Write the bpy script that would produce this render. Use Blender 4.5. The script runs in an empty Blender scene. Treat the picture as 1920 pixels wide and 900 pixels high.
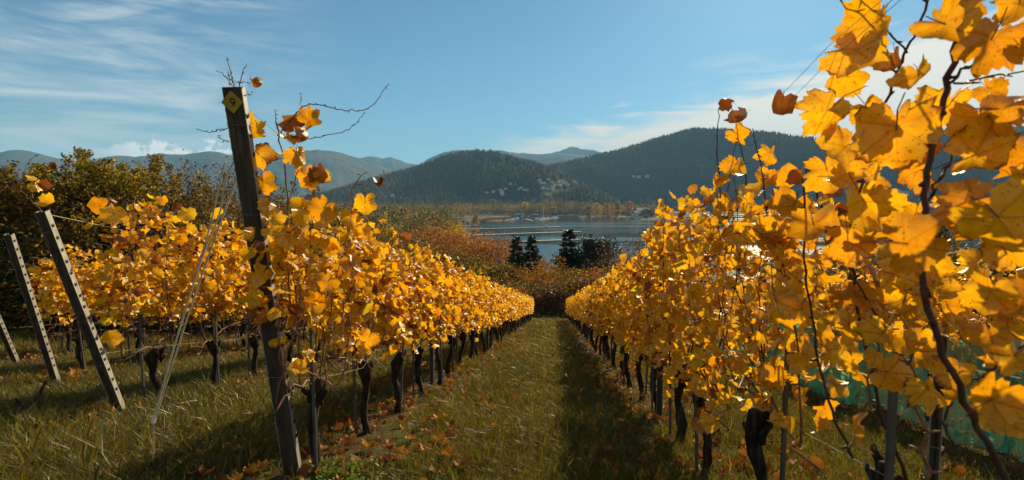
import bpy, bmesh, math, random
import numpy as np
from mathutils import Vector, Matrix, Euler, noise as mnoise

S = bpy.context.scene
COL = S.collection
R_ = math.radians
rnd = random.Random(7)
rng = np.random.default_rng(11)

# ------------------------------------------------------------------ camera
HC = 1.07                       # eye height above the grass
FPX = 950.0                     # focal length in photo pixels (1920 wide)
PITCH = math.atan(72 / FPX)
YAW = math.atan(80 / FPX)
SLOPE = 0.206                   # the vineyard falls away along +Y
LAKE = HC - 40.0

cam_d = bpy.data.cameras.new('camera')
cam = bpy.data.objects.new('camera', cam_d)
COL.objects.link(cam)
cam.location = (0, 0, HC)
cam.rotation_euler = (math.pi / 2 - PITCH, 0, YAW)
cam_d.sensor_width = 36
cam_d.lens = 36 * FPX / 1920
cam_d.clip_start = 0.02
cam_d.clip_end = 40000
cam_d.dof.use_dof = True
cam_d.dof.focus_distance = 6.5
cam_d.dof.aperture_fstop = 4.0
S.camera = cam
CR = Euler((math.pi / 2 - PITCH, 0, YAW)).to_matrix()
CP = Vector((0, 0, HC))


def ray(px, py):
    return CR @ Vector(((px - 960) / FPX, -(py - 450) / FPX, -1.0))


def pix(px, py, d):
    return CP + ray(px, py) * d


# ------------------------------------------------------------------ light
SUN_AZ, SUN_EL = 22.0, 27.0      # azimuth east of the row direction (+Y), elevation
sdir = Vector((math.sin(R_(SUN_AZ)) * math.cos(R_(SUN_EL)), math.cos(R_(SUN_AZ)) * math.cos(R_(SUN_EL)), math.sin(R_(SUN_EL))))
sl = bpy.data.lights.new('sun', 'SUN')
sl.energy = 5.0
sl.angle = R_(0.55)
sl.color = (1.0, 0.82, 0.50)
so = bpy.data.objects.new('sun', sl)
COL.objects.link(so)
so.rotation_euler = (-sdir).to_track_quat('-Z', 'Y').to_euler()
S.view_settings.view_transform = 'Standard'
S.view_settings.look = 'None'
S.view_settings.exposure = 0.95
S.view_settings.gamma = 1.0
S.cycles.use_denoising = True
S.cycles.max_bounces = 8
S.cycles.diffuse_bounces = 2
S.cycles.transmission_bounces = 4
S.cycles.transparent_max_bounces = 12
S.cycles.volume_bounces = 0
S.cycles.sample_clamp_indirect = 4.0


# ------------------------------------------------------------------ node helper
class NT:
    def __init__(self, tree):
        self.t = tree
        self.n = tree.nodes
        self.l = tree.links

    def new(self, kind, **kw):
        n = self.n.new(kind)
        for k, v in kw.items():
            setattr(n, k, v)
        return n

    def put(self, sock, v):
        if hasattr(v, 'is_output'):
            self.l.new(v, sock)
        elif v is not None:
            try:
                sock.default_value = v
            except Exception:
                sock.default_value = (*v, 1) if len(v) == 3 else v

    def math(self, op, a, b=None, c=None, clamp=False):
        n = self.new('ShaderNodeMath', operation=op, use_clamp=clamp)
        self.put(n.inputs[0], a)
        if b is not None:
            self.put(n.inputs[1], b)
        if c is not None:
            self.put(n.inputs[2], c)
        return n.outputs[0]

    def ss(self, v, a, b):          # smoothstep from a to b (a may exceed b)
        n = self.new('ShaderNodeMapRange', interpolation_type='SMOOTHSTEP')
        self.put(n.inputs[0], v)
        n.inputs[1].default_value = a
        n.inputs[2].default_value = b
        return n.outputs[0]

    def mix(self, f, a, b, mode='MIX'):
        n = self.new('ShaderNodeMix', data_type='RGBA', blend_type=mode)
        self.put(n.inputs[0], f)
        self.put(n.inputs[6], (*a, 1) if isinstance(a, tuple) and len(a) == 3 else a)
        self.put(n.inputs[7], (*b, 1) if isinstance(b, tuple) and len(b) == 3 else b)
        return n.outputs[2]

    def noise(self, vec, scale, detail=4, rough=0.55, dist=0.0):
        n = self.new('ShaderNodeTexNoise')
        if vec is not None:
            self.l.new(vec, n.inputs['Vector'])
        n.inputs['Scale'].default_value = scale
        n.inputs['Detail'].default_value = detail
        n.inputs['Roughness'].default_value = rough
        n.inputs['Distortion'].default_value = dist
        return n.outputs[0]

    def ramp(self, fac, stops, interp='LINEAR'):
        n = self.new('ShaderNodeValToRGB')
        n.color_ramp.interpolation = interp
        e = n.color_ramp.elements
        while len(e) < len(stops):
            e.new(0.5)
        for i, (p, c) in enumerate(stops):
            e[i].position = p
            e[i].color = (*c, 1)
        self.put(n.inputs[0], fac)
        return n.outputs[0]

    def mapping(self, vec, scale=(1, 1, 1), rot=(0, 0, 0), loc=(0, 0, 0)):
        n = self.new('ShaderNodeMapping')
        self.l.new(vec, n.inputs[0])
        n.inputs['Location'].default_value = loc
        n.inputs['Rotation'].default_value = rot
        n.inputs['Scale'].default_value = scale
        return n.outputs[0]


# ------------------------------------------------------------------ sky
W = bpy.data.worlds.new('World')
S.world = W
W.use_nodes = True
w = NT(W.node_tree)
w.n.clear()
wout = w.new('ShaderNodeOutputWorld')
bg = w.new('ShaderNodeBackground')
bg.inputs[1].default_value = 0.050
sky = w.new('ShaderNodeTexSky', sky_type='NISHITA')
sky.sun_disc = False
sky.sun_elevation = R_(SUN_EL)
sky.sun_rotation = R_(SUN_AZ)
sky.altitude = 450
sky.air_density = 1.0
sky.dust_density = 0.25
sky.ozone_density = 2.6
tc = w.new('ShaderNodeTexCoord')
dirv = tc.outputs['Generated']
# direction in the camera-forward frame: azimuth a (right +), elevation e
sep = w.new('ShaderNodeSeparateXYZ')
w.l.new(w.mapping(dirv, rot=(0, 0, -YAW)), sep.inputs[0])
vx, vy, vz = sep.outputs
az = w.math('ARCTAN2', vx, vy)
el = w.math('ARCSINE', vz)
comb = w.new('ShaderNodeCombineXYZ')
w.put(comb.inputs[0], az)
w.put(comb.inputs[1], el)
ae = comb.outputs[0]
den = w.math('ADD', vz, 0.10)
cu = w.new('ShaderNodeCombineXYZ')
w.put(cu.inputs[0], w.math('DIVIDE', vx, den))
w.put(cu.inputs[1], w.math('DIVIDE', vy, den))
# cirrus: long streaks on the left half of the sky
st = w.mapping(ae, rot=(0, 0, R_(24)), scale=(3.4, 15, 1), loc=(0.3, 0.25, 0))
n1 = w.noise(st, 1.0, 7, 0.58, 1.0)
st2 = w.mapping(ae, rot=(0, 0, R_(21)), scale=(9, 70, 1))
n2 = w.noise(st2, 1.0, 5, 0.6, 0.8)
cir = w.ss(w.math('ADD', w.math('MULTIPLY', n1, 0.75), w.math('MULTIPLY', n2, 0.25)), 0.38, 0.68)
lm = w.ss(az, -0.28, -0.62)
cir = w.math('MULTIPLY', cir, w.math('MULTIPLY', lm, 0.8))
# low veil on the left, near the skyline
veil = w.math('MULTIPLY', w.ss(az, -0.35, -0.8), w.ss(el, 0.30, 0.06))
veil = w.math('MULTIPLY', veil, w.ss(n2, 0.3, 0.8))
cir = w.math('MAXIMUM', cir, w.math('MULTIPLY', veil, 0.55))
# bank of bright cloud over the hills on the right, its edge rising to the right
edge = w.math('SUBTRACT', el, w.math('MULTIPLY_ADD', az, 0.20, 0.105))
bn = w.noise(w.mapping(ae, rot=(0, 0, R_(-8)), scale=(5, 34, 1)), 1.0, 6, 0.55, 0.7)
bk = w.ss(w.math('ADD', edge, w.math('MULTIPLY', w.math('SUBTRACT', bn, 0.5), 0.16)), 0.025, -0.03)
bk = w.math('MULTIPLY', bk, w.ss(az, -0.14, 0.10))
wsp = w.math('MULTIPLY', w.ss(bn, 0.52, 0.75), w.math('MULTIPLY', w.ss(edge, 0.10, 0.02), w.ss(az, 0.1, 0.3)))
bk = w.math('MAXIMUM', bk, w.math('MULTIPLY', wsp, 0.5))
# small cumulus on the skyline, left
cn = w.noise(w.mapping(ae, scale=(26, 34, 1), loc=(3.1, 0, 0)), 1.0, 6, 0.6)
cm = w.math('MULTIPLY', w.ss(az, -0.70, -0.62), w.ss(az, -0.40, -0.46))
ctop = w.math('MULTIPLY_ADD', w.math('SUBTRACT', cn, 0.5), 0.09, 0.087)
cum = w.math('MULTIPLY', cm, w.ss(w.math('SUBTRACT', el, ctop), 0.004, -0.004))
cum = w.math('MULTIPLY', cum, w.ss(cn, 0.36, 0.48))
skyc = w.mix(1.0, sky.outputs[0], (0.57, 0.91, 0.96), 'MULTIPLY')
c0 = w.mix(cir, skyc, (8.2, 8.7, 8.6))
c1 = w.mix(w.math('MULTIPLY', bk, 0.9), c0, (12.5, 11.2, 9.2))
c2 = w.mix(w.math('MULTIPLY', cum, 0.8), c1, (17, 15, 13.5))
w.l.new(c2, bg.inputs[0])
w.l.new(bg.outputs[0], wout.inputs[0])


# ------------------------------------------------------------------ object helpers
def tag(o, label=None, cat=None, group=None, kind=None):
    if label:
        o['label'] = label
    if cat:
        o['category'] = cat
    if group:
        o['group'] = group
    if kind:
        o['kind'] = kind
    return o


def link(name, me, parent=None, loc=None):
    o = bpy.data.objects.new(name, me)
    COL.objects.link(o)
    if parent is not None:
        o.parent = parent
    if loc is not None:
        o.location = loc
    return o


def thing(name, label, cat, loc=(0, 0, 0), rotz=0.0, group=None):
    o = bpy.data.objects.new(name, None)
    COL.objects.link(o)
    o.location = loc
    o.rotation_euler = (0, 0, rotz)
    o.empty_display_size = 0.1
    return tag(o, label, cat, group)


def mesh_np(name, V, F, mats, smooth=False, mi=None):
    """V (n,3), F (m,3 or 4) arrays -> mesh"""
    V = np.asarray(V, dtype=np.float32)
    F = np.asarray(F, dtype=np.int32)
    me = bpy.data.meshes.new(name)
    k = F.shape[1]
    me.vertices.add(len(V))
    me.vertices.foreach_set('co', V.ravel())
    me.loops.add(F.size)
    me.loops.foreach_set('vertex_index', F.ravel())
    me.polygons.add(len(F))
    me.polygons.foreach_set('loop_start', np.arange(0, F.size, k, dtype=np.int32))
    me.polygons.foreach_set('loop_total', np.full(len(F), k, dtype=np.int32))
    if smooth:
        me.polygons.foreach_set('use_smooth', np.ones(len(F), dtype=bool))
    if mi is not None:
        me.polygons.foreach_set('material_index', np.asarray(mi, dtype=np.int32))
    for m in (mats if isinstance(mats, (list, tuple)) else [mats]):
        me.materials.append(m)
    me.update(calc_edges=True)
    me.validate()
    return me


class MB:
    """collects shapes into one mesh"""

    def __init__(self):
        self.v, self.f, self.mi = [], [], []

    def add(self, v, f, m=0):
        b = len(self.v)
        self.v += [tuple(p) for p in v]
        for q in f:
            self.f.append(tuple(i + b for i in q))
            self.mi.append(m)

    def box(self, c, s, rot=None, m=0, taper=1.0):
        hx, hy, hz = s[0] / 2, s[1] / 2, s[2] / 2
        P = []
        for z, k in ((-hz, 1.0), (hz, taper)):
            for x, y in ((-hx, -hy), (hx, -hy), (hx, hy), (-hx, hy)):
                p = Vector((x * k, y * k, z))
                if rot is not None:
                    p = rot @ p
                P.append(p + Vector(c))
        self.add(P, [(0, 3, 2, 1), (4, 5, 6, 7), (0, 1, 5, 4), (1, 2, 6, 5), (2, 3, 7, 6), (3, 0, 4, 7)], m)

    def tube(self, pts, rad, n=6, m=0, cap=True):
        pts = [Vector(p) for p in pts]
        if not isinstance(rad, (list, tuple)):
            rad = [rad] * len(pts)
        rings = []
        up = Vector((0.13, 0.31, 0.94)).normalized()
        for i, p in enumerate(pts):
            t = (pts[min(i + 1, len(pts) - 1)] - pts[max(i - 1, 0)])
            if t.length < 1e-9:
                t = Vector((0, 0, 1))
            t.normalize()
            a = t.cross(up)
            if a.length < 0.1:
                a = t.cross(Vector((1, 0, 0)))
            a.normalize()
            b = t.cross(a)
            rings.append([p + (a * math.cos(2 * math.pi * j / n) + b * math.sin(2 * math.pi * j / n)) * rad[i] for j in range(n)])
        V = [q for r in rings for q in r]
        F = []
        for i in range(len(pts) - 1):
            for j in range(n):
                k = (j + 1) % n
                F.append((i * n + j, i * n + k, (i + 1) * n + k, (i + 1) * n + j))
        if cap:
            F.append(tuple(range(n - 1, -1, -1)))
            F.append(tuple((len(pts) - 1) * n + j for j in range(n)))
        self.add(V, F, m)

    def mesh(self, name, mats, smooth=False):
        me = bpy.data.meshes.new(name)
        me.from_pydata(self.v, [], self.f)
        for m in (mats if isinstance(mats, (list, tuple)) else [mats]):
            me.materials.append(m)
        me.polygons.foreach_set('material_index', self.mi)
        if smooth:
            me.polygons.foreach_set('use_smooth', [True] * len(self.f))
        me.update()
        return me

    def build(self, name, mats, parent=None, loc=None, smooth=False):
        return link(name, self.mesh(name, mats, smooth), parent, loc)


def curve_pts(P, n=6):
    """Catmull-Rom through points"""
    P = [Vector(p) for p in P]
    if len(P) < 3:
        return [P[0].lerp(P[-1], i / n) for i in range(n + 1)]
    Q = [P[0] * 2 - P[1]] + P + [P[-1] * 2 - P[-2]]
    out = []
    for i in range(1, len(Q) - 2):
        for k in range(n):
            t = k / n
            a, b, c, d = Q[i - 1], Q[i], Q[i + 1], Q[i + 2]
            out.append(0.5 * ((2 * b) + (c - a) * t + (2 * a - 5 * b + 4 * c - d) * t * t + (3 * b - a - 3 * c + d) * t ** 3))
    out.append(P[-1])
    return out


# ------------------------------------------------------------------ materials
def newmat(name):
    m = bpy.data.materials.new(name)
    m.use_nodes = True
    t = NT(m.node_tree)
    t.n.clear()
    out = t.new('ShaderNodeOutputMaterial')
    return m, t, out


def principled(t, base, rough=0.7, spec=0.3, metal=0.0, normal=None):
    b = t.new('ShaderNodeBsdfPrincipled')
    t.put(b.inputs['Base Color'], (*base, 1) if isinstance(base, tuple) else base)
    t.put(b.inputs['Roughness'], rough)
    t.put(b.inputs['Specular IOR Level'], spec)
    t.put(b.inputs['Metallic'], metal)
    if normal is not None:
        t.l.new(normal, b.inputs['Normal'])
    return b


def bump(t, h, strength=0.5, dist=0.01):
    b = t.new('ShaderNodeBump')
    b.inputs['Strength'].default_value = strength
    b.inputs['Distance'].default_value = dist
    t.l.new(h, b.inputs['Height'])
    return b.outputs[0]


def simple_mat(name, stops, scale=8.0, rough=0.7, spec=0.3, metal=0.0, bmp=0.0, bdist=0.01, stretch=(1, 1, 1), rnd_amt=0.0):
    m, t, out = newmat(name)
    tc = t.new('ShaderNodeTexCoord')
    v = t.mapping(tc.outputs['Object'], scale=stretch)
    n = t.noise(v, scale, 6, 0.6)
    f = n
    if rnd_amt:
        oi = t.new('ShaderNodeObjectInfo')
        f = t.math('ADD', n, t.math('MULTIPLY', t.math('SUBTRACT', oi.outputs['Random'], 0.5), rnd_amt))
    c = t.ramp(f, stops)
    nm = bump(t, n, bmp, bdist) if bmp else None
    b = principled(t, c, rough, spec, metal, nm)
    t.l.new(b.outputs[0], out.inputs[0])
    return m


def rand_value(t):
    """a random value per leaf, for single objects and for joined foliage alike"""
    oi = t.new('ShaderNodeObjectInfo')
    g = t.new('ShaderNodeNewGeometry')
    return t.math('FRACT', t.math('ADD', oi.outputs['Random'], g.outputs['Random Per Island']))


def leaf_material(name, stops, trans=0.45, tcol=(1.28, 1.14, 0.6), edge_brown=0.5, rough=0.36, spec=0.6, veins=True, veinf=0.4):
    m, t, out = newmat(name)
    r = rand_value(t)
    base = t.ramp(r, stops)
    at = t.new('ShaderNodeAttribute', attribute_name='lp')
    lp = at.outputs['Vector']            # x, y across the blade, z = 0 centre .. 1 rim
    sp = t.new('ShaderNodeSeparateXYZ')
    t.l.new(lp, sp.inputs[0])
    oi = t.new('ShaderNodeObjectInfo')
    off = t.new('ShaderNodeVectorMath', operation='ADD')
    t.l.new(lp, off.inputs[0])
    cx = t.new('ShaderNodeCombineXYZ')
    t.put(cx.inputs[2], t.math('MULTIPLY', r, 37.0))
    t.l.new(cx.outputs[0], off.inputs[1])
    n = t.noise(off.outputs[0], 2.6, 5, 0.65)
    n9 = t.noise(off.outputs[0], 9.0, 3, 0.6)
    base = t.mix(t.ss(n, 0.35, 0.75), base, t.mix(1.0, base, (0.90, 0.70, 0.5), 'MULTIPLY'))
    if veins:
        ang = t.math('ARCTAN2', sp.outputs[0], sp.outputs[1])
        rad = t.math('SQRT', t.math('ADD', t.math('MULTIPLY', sp.outputs[0], sp.outputs[0]), t.math('MULTIPLY', sp.outputs[1], sp.outputs[1])))
        aa = t.math('ABSOLUTE', ang)
        best = None
        for va in (0.0, 0.86, 1.85):
            d = t.math('MULTIPLY', t.math('ABSOLUTE', t.math('SUBTRACT', aa, va)), rad)
            best = d if best is None else t.math('MINIMUM', best, d)
        vm = t.math('MULTIPLY', t.ss(best, 0.030, 0.008), veinf)
        base = t.mix(vm, base, t.mix(1.0, base, (0.62, 0.5, 0.5), 'MULTIPLY'))
    # dry rims and spots
    e = t.math('ADD', sp.outputs[2], t.math('MULTIPLY', t.math('SUBTRACT', n, 0.5), 1.3))
    e = t.math('ADD', e, t.math('MULTIPLY', t.math('SUBTRACT', r, 0.5), 0.35))
    em = t.math('MULTIPLY', t.ss(e, 0.98, 1.20), edge_brown)
    spot = t.math('MULTIPLY', t.ss(n9, 0.74 - 0.13 * edge_brown, 0.80 - 0.13 * edge_brown), 0.65 * edge_brown + 0.1)
    base = t.mix(t.math('MAXIMUM', em, spot), base, (0.16, 0.045, 0.012))
    hgt = t.math('SUBTRACT', n, t.ss(best, 0.05, 0.0)) if veins else n9
    nm = bump(t, hgt, 0.7, 0.006)
    p = principled(t, base, rough, spec, 0.0, nm)
    tr = t.new('ShaderNodeBsdfTranslucent')
    t.l.new(t.mix(1.0, base, tcol, 'MULTIPLY'), tr.inputs[0])
    mx = t.new('ShaderNodeMixShader')
    mx.inputs[0].default_value = trans
    t.l.new(p.outputs[0], mx.inputs[1])
    t.l.new(tr.outputs[0], mx.inputs[2])
    t.l.new(mx.outputs[0], out.inputs[0])
    return m


GOLD = [(0.0, (0.50, 0.21, 0.006)), (0.15, (0.68, 0.36, 0.008)), (0.5, (0.77, 0.46, 0.010)), (0.86, (0.80, 0.53, 0.018)), (0.90, (0.66, 0.53, 0.03)), (0.94, (0.70, 0.43, 0.08)), (0.955, (0.38, 0.13, 0.015)), (1.0, (0.20, 0.065, 0.02))]
M_LEAF = leaf_material('vine_leaf_gold', GOLD)
M_LEAFN = leaf_material('vine_leaf_gold_spotted', [(0.0, (0.58, 0.26, 0.006)), (0.3, (0.72, 0.39, 0.008)), (0.75, (0.79, 0.48, 0.012)), (1.0, (0.72, 0.37, 0.02))], edge_brown=1.0, veinf=0.32)
BROWN = [(0.0, (0.16, 0.05, 0.015)), (0.5, (0.30, 0.10, 0.02)), (1.0, (0.46, 0.19, 0.03))]
M_LEAFB = leaf_material('vine_leaf_brown', BROWN, trans=0.25, edge_brown=0.8, veins=False)
LITTER = [(0.0, (0.10, 0.038, 0.014)), (0.4, (0.20, 0.075, 0.022)), (0.65, (0.34, 0.14, 0.03)), (0.85, (0.50, 0.24, 0.02)), (1.0, (0.46, 0.26, 0.10))]
M_LITTER = leaf_material('fallen_leaf', LITTER, trans=0.2, edge_brown=0.7, veins=False, rough=0.62, spec=0.2)
M_PET = simple_mat('petiole_red', [(0.3, (0.22, 0.05, 0.03)), (0.7, (0.38, 0.13, 0.05))], 12, 0.55)
M_CANE = simple_mat('vine_cane', [(0.25, (0.085, 0.03, 0.018)), (0.55, (0.19, 0.075, 0.035)), (0.8, (0.34, 0.17, 0.09))], 14, 0.6, 0.3, rnd_amt=0.5)
M_CANED = simple_mat('cane_backlit_dark', [(0.25, (0.03, 0.012, 0.008)), (0.55, (0.07, 0.03, 0.016)), (0.8, (0.15, 0.07, 0.035))], 30, 0.6, 0.3, 0, 0.4, 0.003)  # cane colour darkened for the near shoots seen against the light
M_BARK = simple_mat('vine_bark', [(0.3, (0.008, 0.006, 0.005)), (0.55, (0.035, 0.024, 0.016)), (0.8, (0.12, 0.085, 0.056))], 22, 0.9, 0.15, 0, 1.0, 0.02, (1, 1, 0.22))
M_STAKE = simple_mat('stake_metal', [(0.3, (0.045, 0.042, 0.038)), (0.7, (0.14, 0.13, 0.115))], 20, 0.65, 0.3, 0.3, 0.2, 0.002, (1, 1, 0.2))
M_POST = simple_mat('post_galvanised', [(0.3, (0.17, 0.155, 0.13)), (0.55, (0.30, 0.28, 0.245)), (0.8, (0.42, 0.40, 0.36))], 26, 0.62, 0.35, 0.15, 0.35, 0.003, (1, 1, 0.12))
M_POST_SHADE = simple_mat('post_shaded_face', [(0.3, (0.03, 0.024, 0.018)), (0.6, (0.065, 0.052, 0.038)), (0.8, (0.12, 0.10, 0.075))], 30, 0.85, 0.2, 0.0, 0.6, 0.004, (1, 1, 0.06))  # same steel as the flanges, the broad face's shade put into its colour
M_HOOK = simple_mat('hook_dark', [(0.3, (0.02, 0.018, 0.016)), (0.7, (0.06, 0.055, 0.05))], 20, 0.6)
M_WIRE = simple_mat('trellis_wire', [(0.3, (0.14, 0.125, 0.10)), (0.7, (0.28, 0.25, 0.20))], 30, 0.7, 0.3, 0.2)
M_STRAP = simple_mat('guy_strand', [(0.3, (0.30, 0.26, 0.17)), (0.7, (0.62, 0.55, 0.38))], 30, 0.6, 0.4)
M_WOOD = simple_mat('old_wood', [(0.3, (0.05, 0.035, 0.022)), (0.55, (0.14, 0.10, 0.065)), (0.8, (0.30, 0.24, 0.17))], 14, 0.9, 0.15, 0, 0.9, 0.02, (1, 0.15, 1))
M_PLATE = simple_mat('number_plate_yellow', [(0.3, (0.24, 0.17, 0.02)), (0.7, (0.36, 0.27, 0.03))], 20, 0.55)
M_DIGIT = simple_mat('digit_black', [(0.3, (0.012, 0.01, 0.008)), (0.7, (0.02, 0.018, 0.016))], 20, 0.7)

# ------------------------------------------------------------------ terrain functions
ROWS_X = dict(L1=-1.50, R1=0.99, L2=-3.92, L3=-6.34, L4=-8.76, L5=-11.2, R2=3.46, R3=5.9)
cy, sy_ = math.cos(YAW), math.sin(YAW)


def to_cam(x, y):
    """ground coordinates in the camera-forward frame"""
    return x * cy + y * sy_, -x * sy_ + y * cy


def prof(y):
    return np.interp(y, [-400, -120, -40, 0, 36, 110, 200, 262, 300, 20000], [40, 26, 8.2, 0, -36 * SLOPE, -22.0, -34.5, LAKE + 1.6, LAKE + 1.3, LAKE + 1.3])


def lake_d(x, y):
    """metres inside the lake (positive = water)"""
    xc, yc = to_cam(x, y)
    r = np.hypot(xc, yc)
    a = np.arctan2(xc, yc)
    xs = np.interp(r, [290, 600, 880, 1010, 1060, 1150, 1300], [-26, -60, -96, -96, -26, -26, -10])
    rf = np.interp(a, [-0.2, 0.17, 0.185, 0.205, 0.285, 0.30, 0.6, 1.2], [1420, 1420, 1330, 1180, 1180, 1900, 2100, 2300])
    wob = 6 * np.sin(r * 0.021 + 1.3) + 3 * np.sin(r * 0.07) + 5 * np.sin(a * 60)
    return np.minimum(np.minimum(r - 296, rf - r), xc - xs) + wob


def ground_z(x, y):
    x = np.asarray(x, float)
    y = np.asarray(y, float)
    z = prof(y)
    near = (np.hypot(x, y) < 80)
    z = z + near * 0.012 * (np.sin(x * 2.3 + 0.7 * y) + np.sin(y * 1.7 - x * 0.6) + 0.6 * np.sin(x * 5.1 - y * 4.3))
    d = lake_d(x, y)
    zl = LAKE - np.clip(d * 0.09, -1.3, 4.0)
    return np.where((d > -14.4) & (y > 150), np.minimum(z, zl), z)


def gz(x, y):
    return float(ground_z(x, y))


# ground sheet (polar grid out to the horizon)
def polar_sheet():
    rr = np.concatenate([[0.0], np.geomspace(0.35, 40, 90), np.geomspace(41.5, 300, 60), np.geomspace(303, 1500, 130), np.geomspace(1530, 10800, 50)])
    aa = np.concatenate([np.linspace(-62, 62, 300), np.linspace(66, 294, 50)]) * math.pi / 180
    A, RR = np.meshgrid(aa, rr)
    xc, yc = RR * np.sin(A), RR * np.cos(A)
    x = xc * cy - yc * sy_
    y = xc * sy_ + yc * cy
    z = ground_z(x, y)
    V = np.stack([x, y, z], -1).reshape(-1, 3)
    nr, na = A.shape
    i, j = np.meshgrid(np.arange(nr - 1), np.arange(na), indexing='ij')
    k = (j + 1) % na
    F = np.stack([i * na + j, i * na + k, (i + 1) * na + k, (i + 1) * na + j], -1).reshape(-1, 4)
    return V, F


def ground_mat():
    m, t, out = newmat('ground_grass_soil')
    g = t.new('ShaderNodeNewGeometry')
    P = g.outputs['Position']
    sp = t.new('ShaderNodeSeparateXYZ')
    t.l.new(P, sp.inputs[0])
    n1 = t.noise(P, 0.9, 6, 0.6)
    n2 = t.noise(P, 14, 5, 0.65)
    n3 = t.noise(P, 60, 3, 0.6)
    grass = t.ramp(t.math('ADD', t.math('MULTIPLY', n1, 0.6), t.math('MULTIPLY', n2, 0.4)), [(0.3, (0.030, 0.028, 0.008)), (0.5, (0.055, 0.060, 0.013)), (0.7, (0.095, 0.092, 0.020))])
    soil = t.ramp(n3, [(0.3, (0.030, 0.017, 0.008)), (0.7, (0.095, 0.052, 0.023))])
    best = None
    for X in ROWS_X.values():
        d = t.math('ABSOLUTE', t.math('SUBTRACT', sp.outputs[0], X))
        best = d if best is None else t.math('MINIMUM', best, d)
    strip = t.math('MULTIPLY', t.ss(t.math('ADD', best, t.math('MULTIPLY', t.math('SUBTRACT', n2, 0.5), 0.9)), 0.42, 0.05), 0.75)
    near = t.mix(strip, grass, soil)
    far = t.ramp(t.noise(P, 0.03, 6, 0.6), [(0.3, (0.035, 0.032, 0.015)), (0.55, (0.075, 0.060, 0.025)), (0.75, (0.13, 0.095, 0.045))])
    L = t.new('ShaderNodeVectorMath', operation='LENGTH')
    t.l.new(P, L.inputs[0])
    c = t.mix(t.ss(L.outputs['Value'], 45, 90), near, far)
    b = principled(t, c, 0.95, 0.1, 0, bump(t, n2, 0.8, 0.04))
    t.l.new(b.outputs[0], out.inputs[0])
    return m


V, F = polar_sheet()
tag(link('ground', mesh_np('ground', V, F, ground_mat(), smooth=True)), kind='structure')


# lake
def water_mat():
    m, t, out = newmat('lake_water')
    g = t.new('ShaderNodeNewGeometry')
    P = g.outputs['Position']
    n1 = t.noise(t.mapping(P, scale=(0.25, 0.6, 1)), 1.0, 4, 0.6)
    band = t.noise(t.mapping(P, scale=(0.0016, 0.011, 1), rot=(0, 0, R_(-4))), 1.0, 3, 0.5, 0.5)
    hgt = t.math('MULTIPLY', n1, t.ss(band, 0.36, 0.54))
    b = t.new('ShaderNodeBsdfPrincipled')
    b.inputs['Base Color'].default_value = (0.012, 0.030, 0.036, 1)
    t.l.new(t.math('MULTIPLY_ADD', t.ss(band, 0.42, 0.58), 0.14, 0.04), b.inputs['Roughness'])
    b.inputs['IOR'].default_value = 1.33
    t.l.new(bump(t, hgt, 0.6, 0.3), b.inputs['Normal'])
    t.l.new(b.outputs[0], out.inputs[0])
    return m


mb = MB()
x0, x1, y0, y1 = -1200, 2600, 150, 2700
nx, ny = 20, 20
vs = [(x0 + (x1 - x0) * i / nx, y0 + (y1 - y0) * j / ny, LAKE) for j in range(ny + 1) for i in range(nx + 1)]
fs = [(j * (nx + 1) + i, j * (nx + 1) + i + 1, (j + 1) * (nx + 1) + i + 1, (j + 1) * (nx + 1) + i) for j in range(ny) for i in range(nx)]
mb.add(vs, fs)
tag(mb.build('lake', water_mat()), kind='structure')


# ------------------------------------------------------------------ hills and mountains
def fbm(x, y, seed, oct=5):
    """cheap smooth value noise, numpy, -1..1"""
    out = np.zeros_like(x, dtype=float)
    amp, tot = 1.0, 0.0
    for o in range(oct):
        f = 2.0 ** o
        X, Y = x * f + seed * 17.3 + o * 5.1, y * f + seed * 7.7 + o * 9.2
        xi, yi = np.floor(X).astype(np.int64), np.floor(Y).astype(np.int64)
        fx, fy = X - xi, Y - yi
        fx, fy = fx * fx * (3 - 2 * fx), fy * fy * (3 - 2 * fy)

        def h(a, b):
            k = (a * 374761393 + b * 668265263 + seed * 1442695) & 0x7fffffff
            k = ((k ^ (k >> 13)) * 1274126177) & 0x7fffffff
            return ((k ^ (k >> 16)) & 0xffff) / 32768.0 - 1
        v = (h(xi, yi) * (1 - fx) + h(xi + 1, yi) * fx) * (1 - fy) + (h(xi, yi + 1) * (1 - fx) + h(xi + 1, yi + 1) * fx) * fy
        out += amp * v
        tot += amp
        amp *= 0.5
    return out / tot


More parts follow.
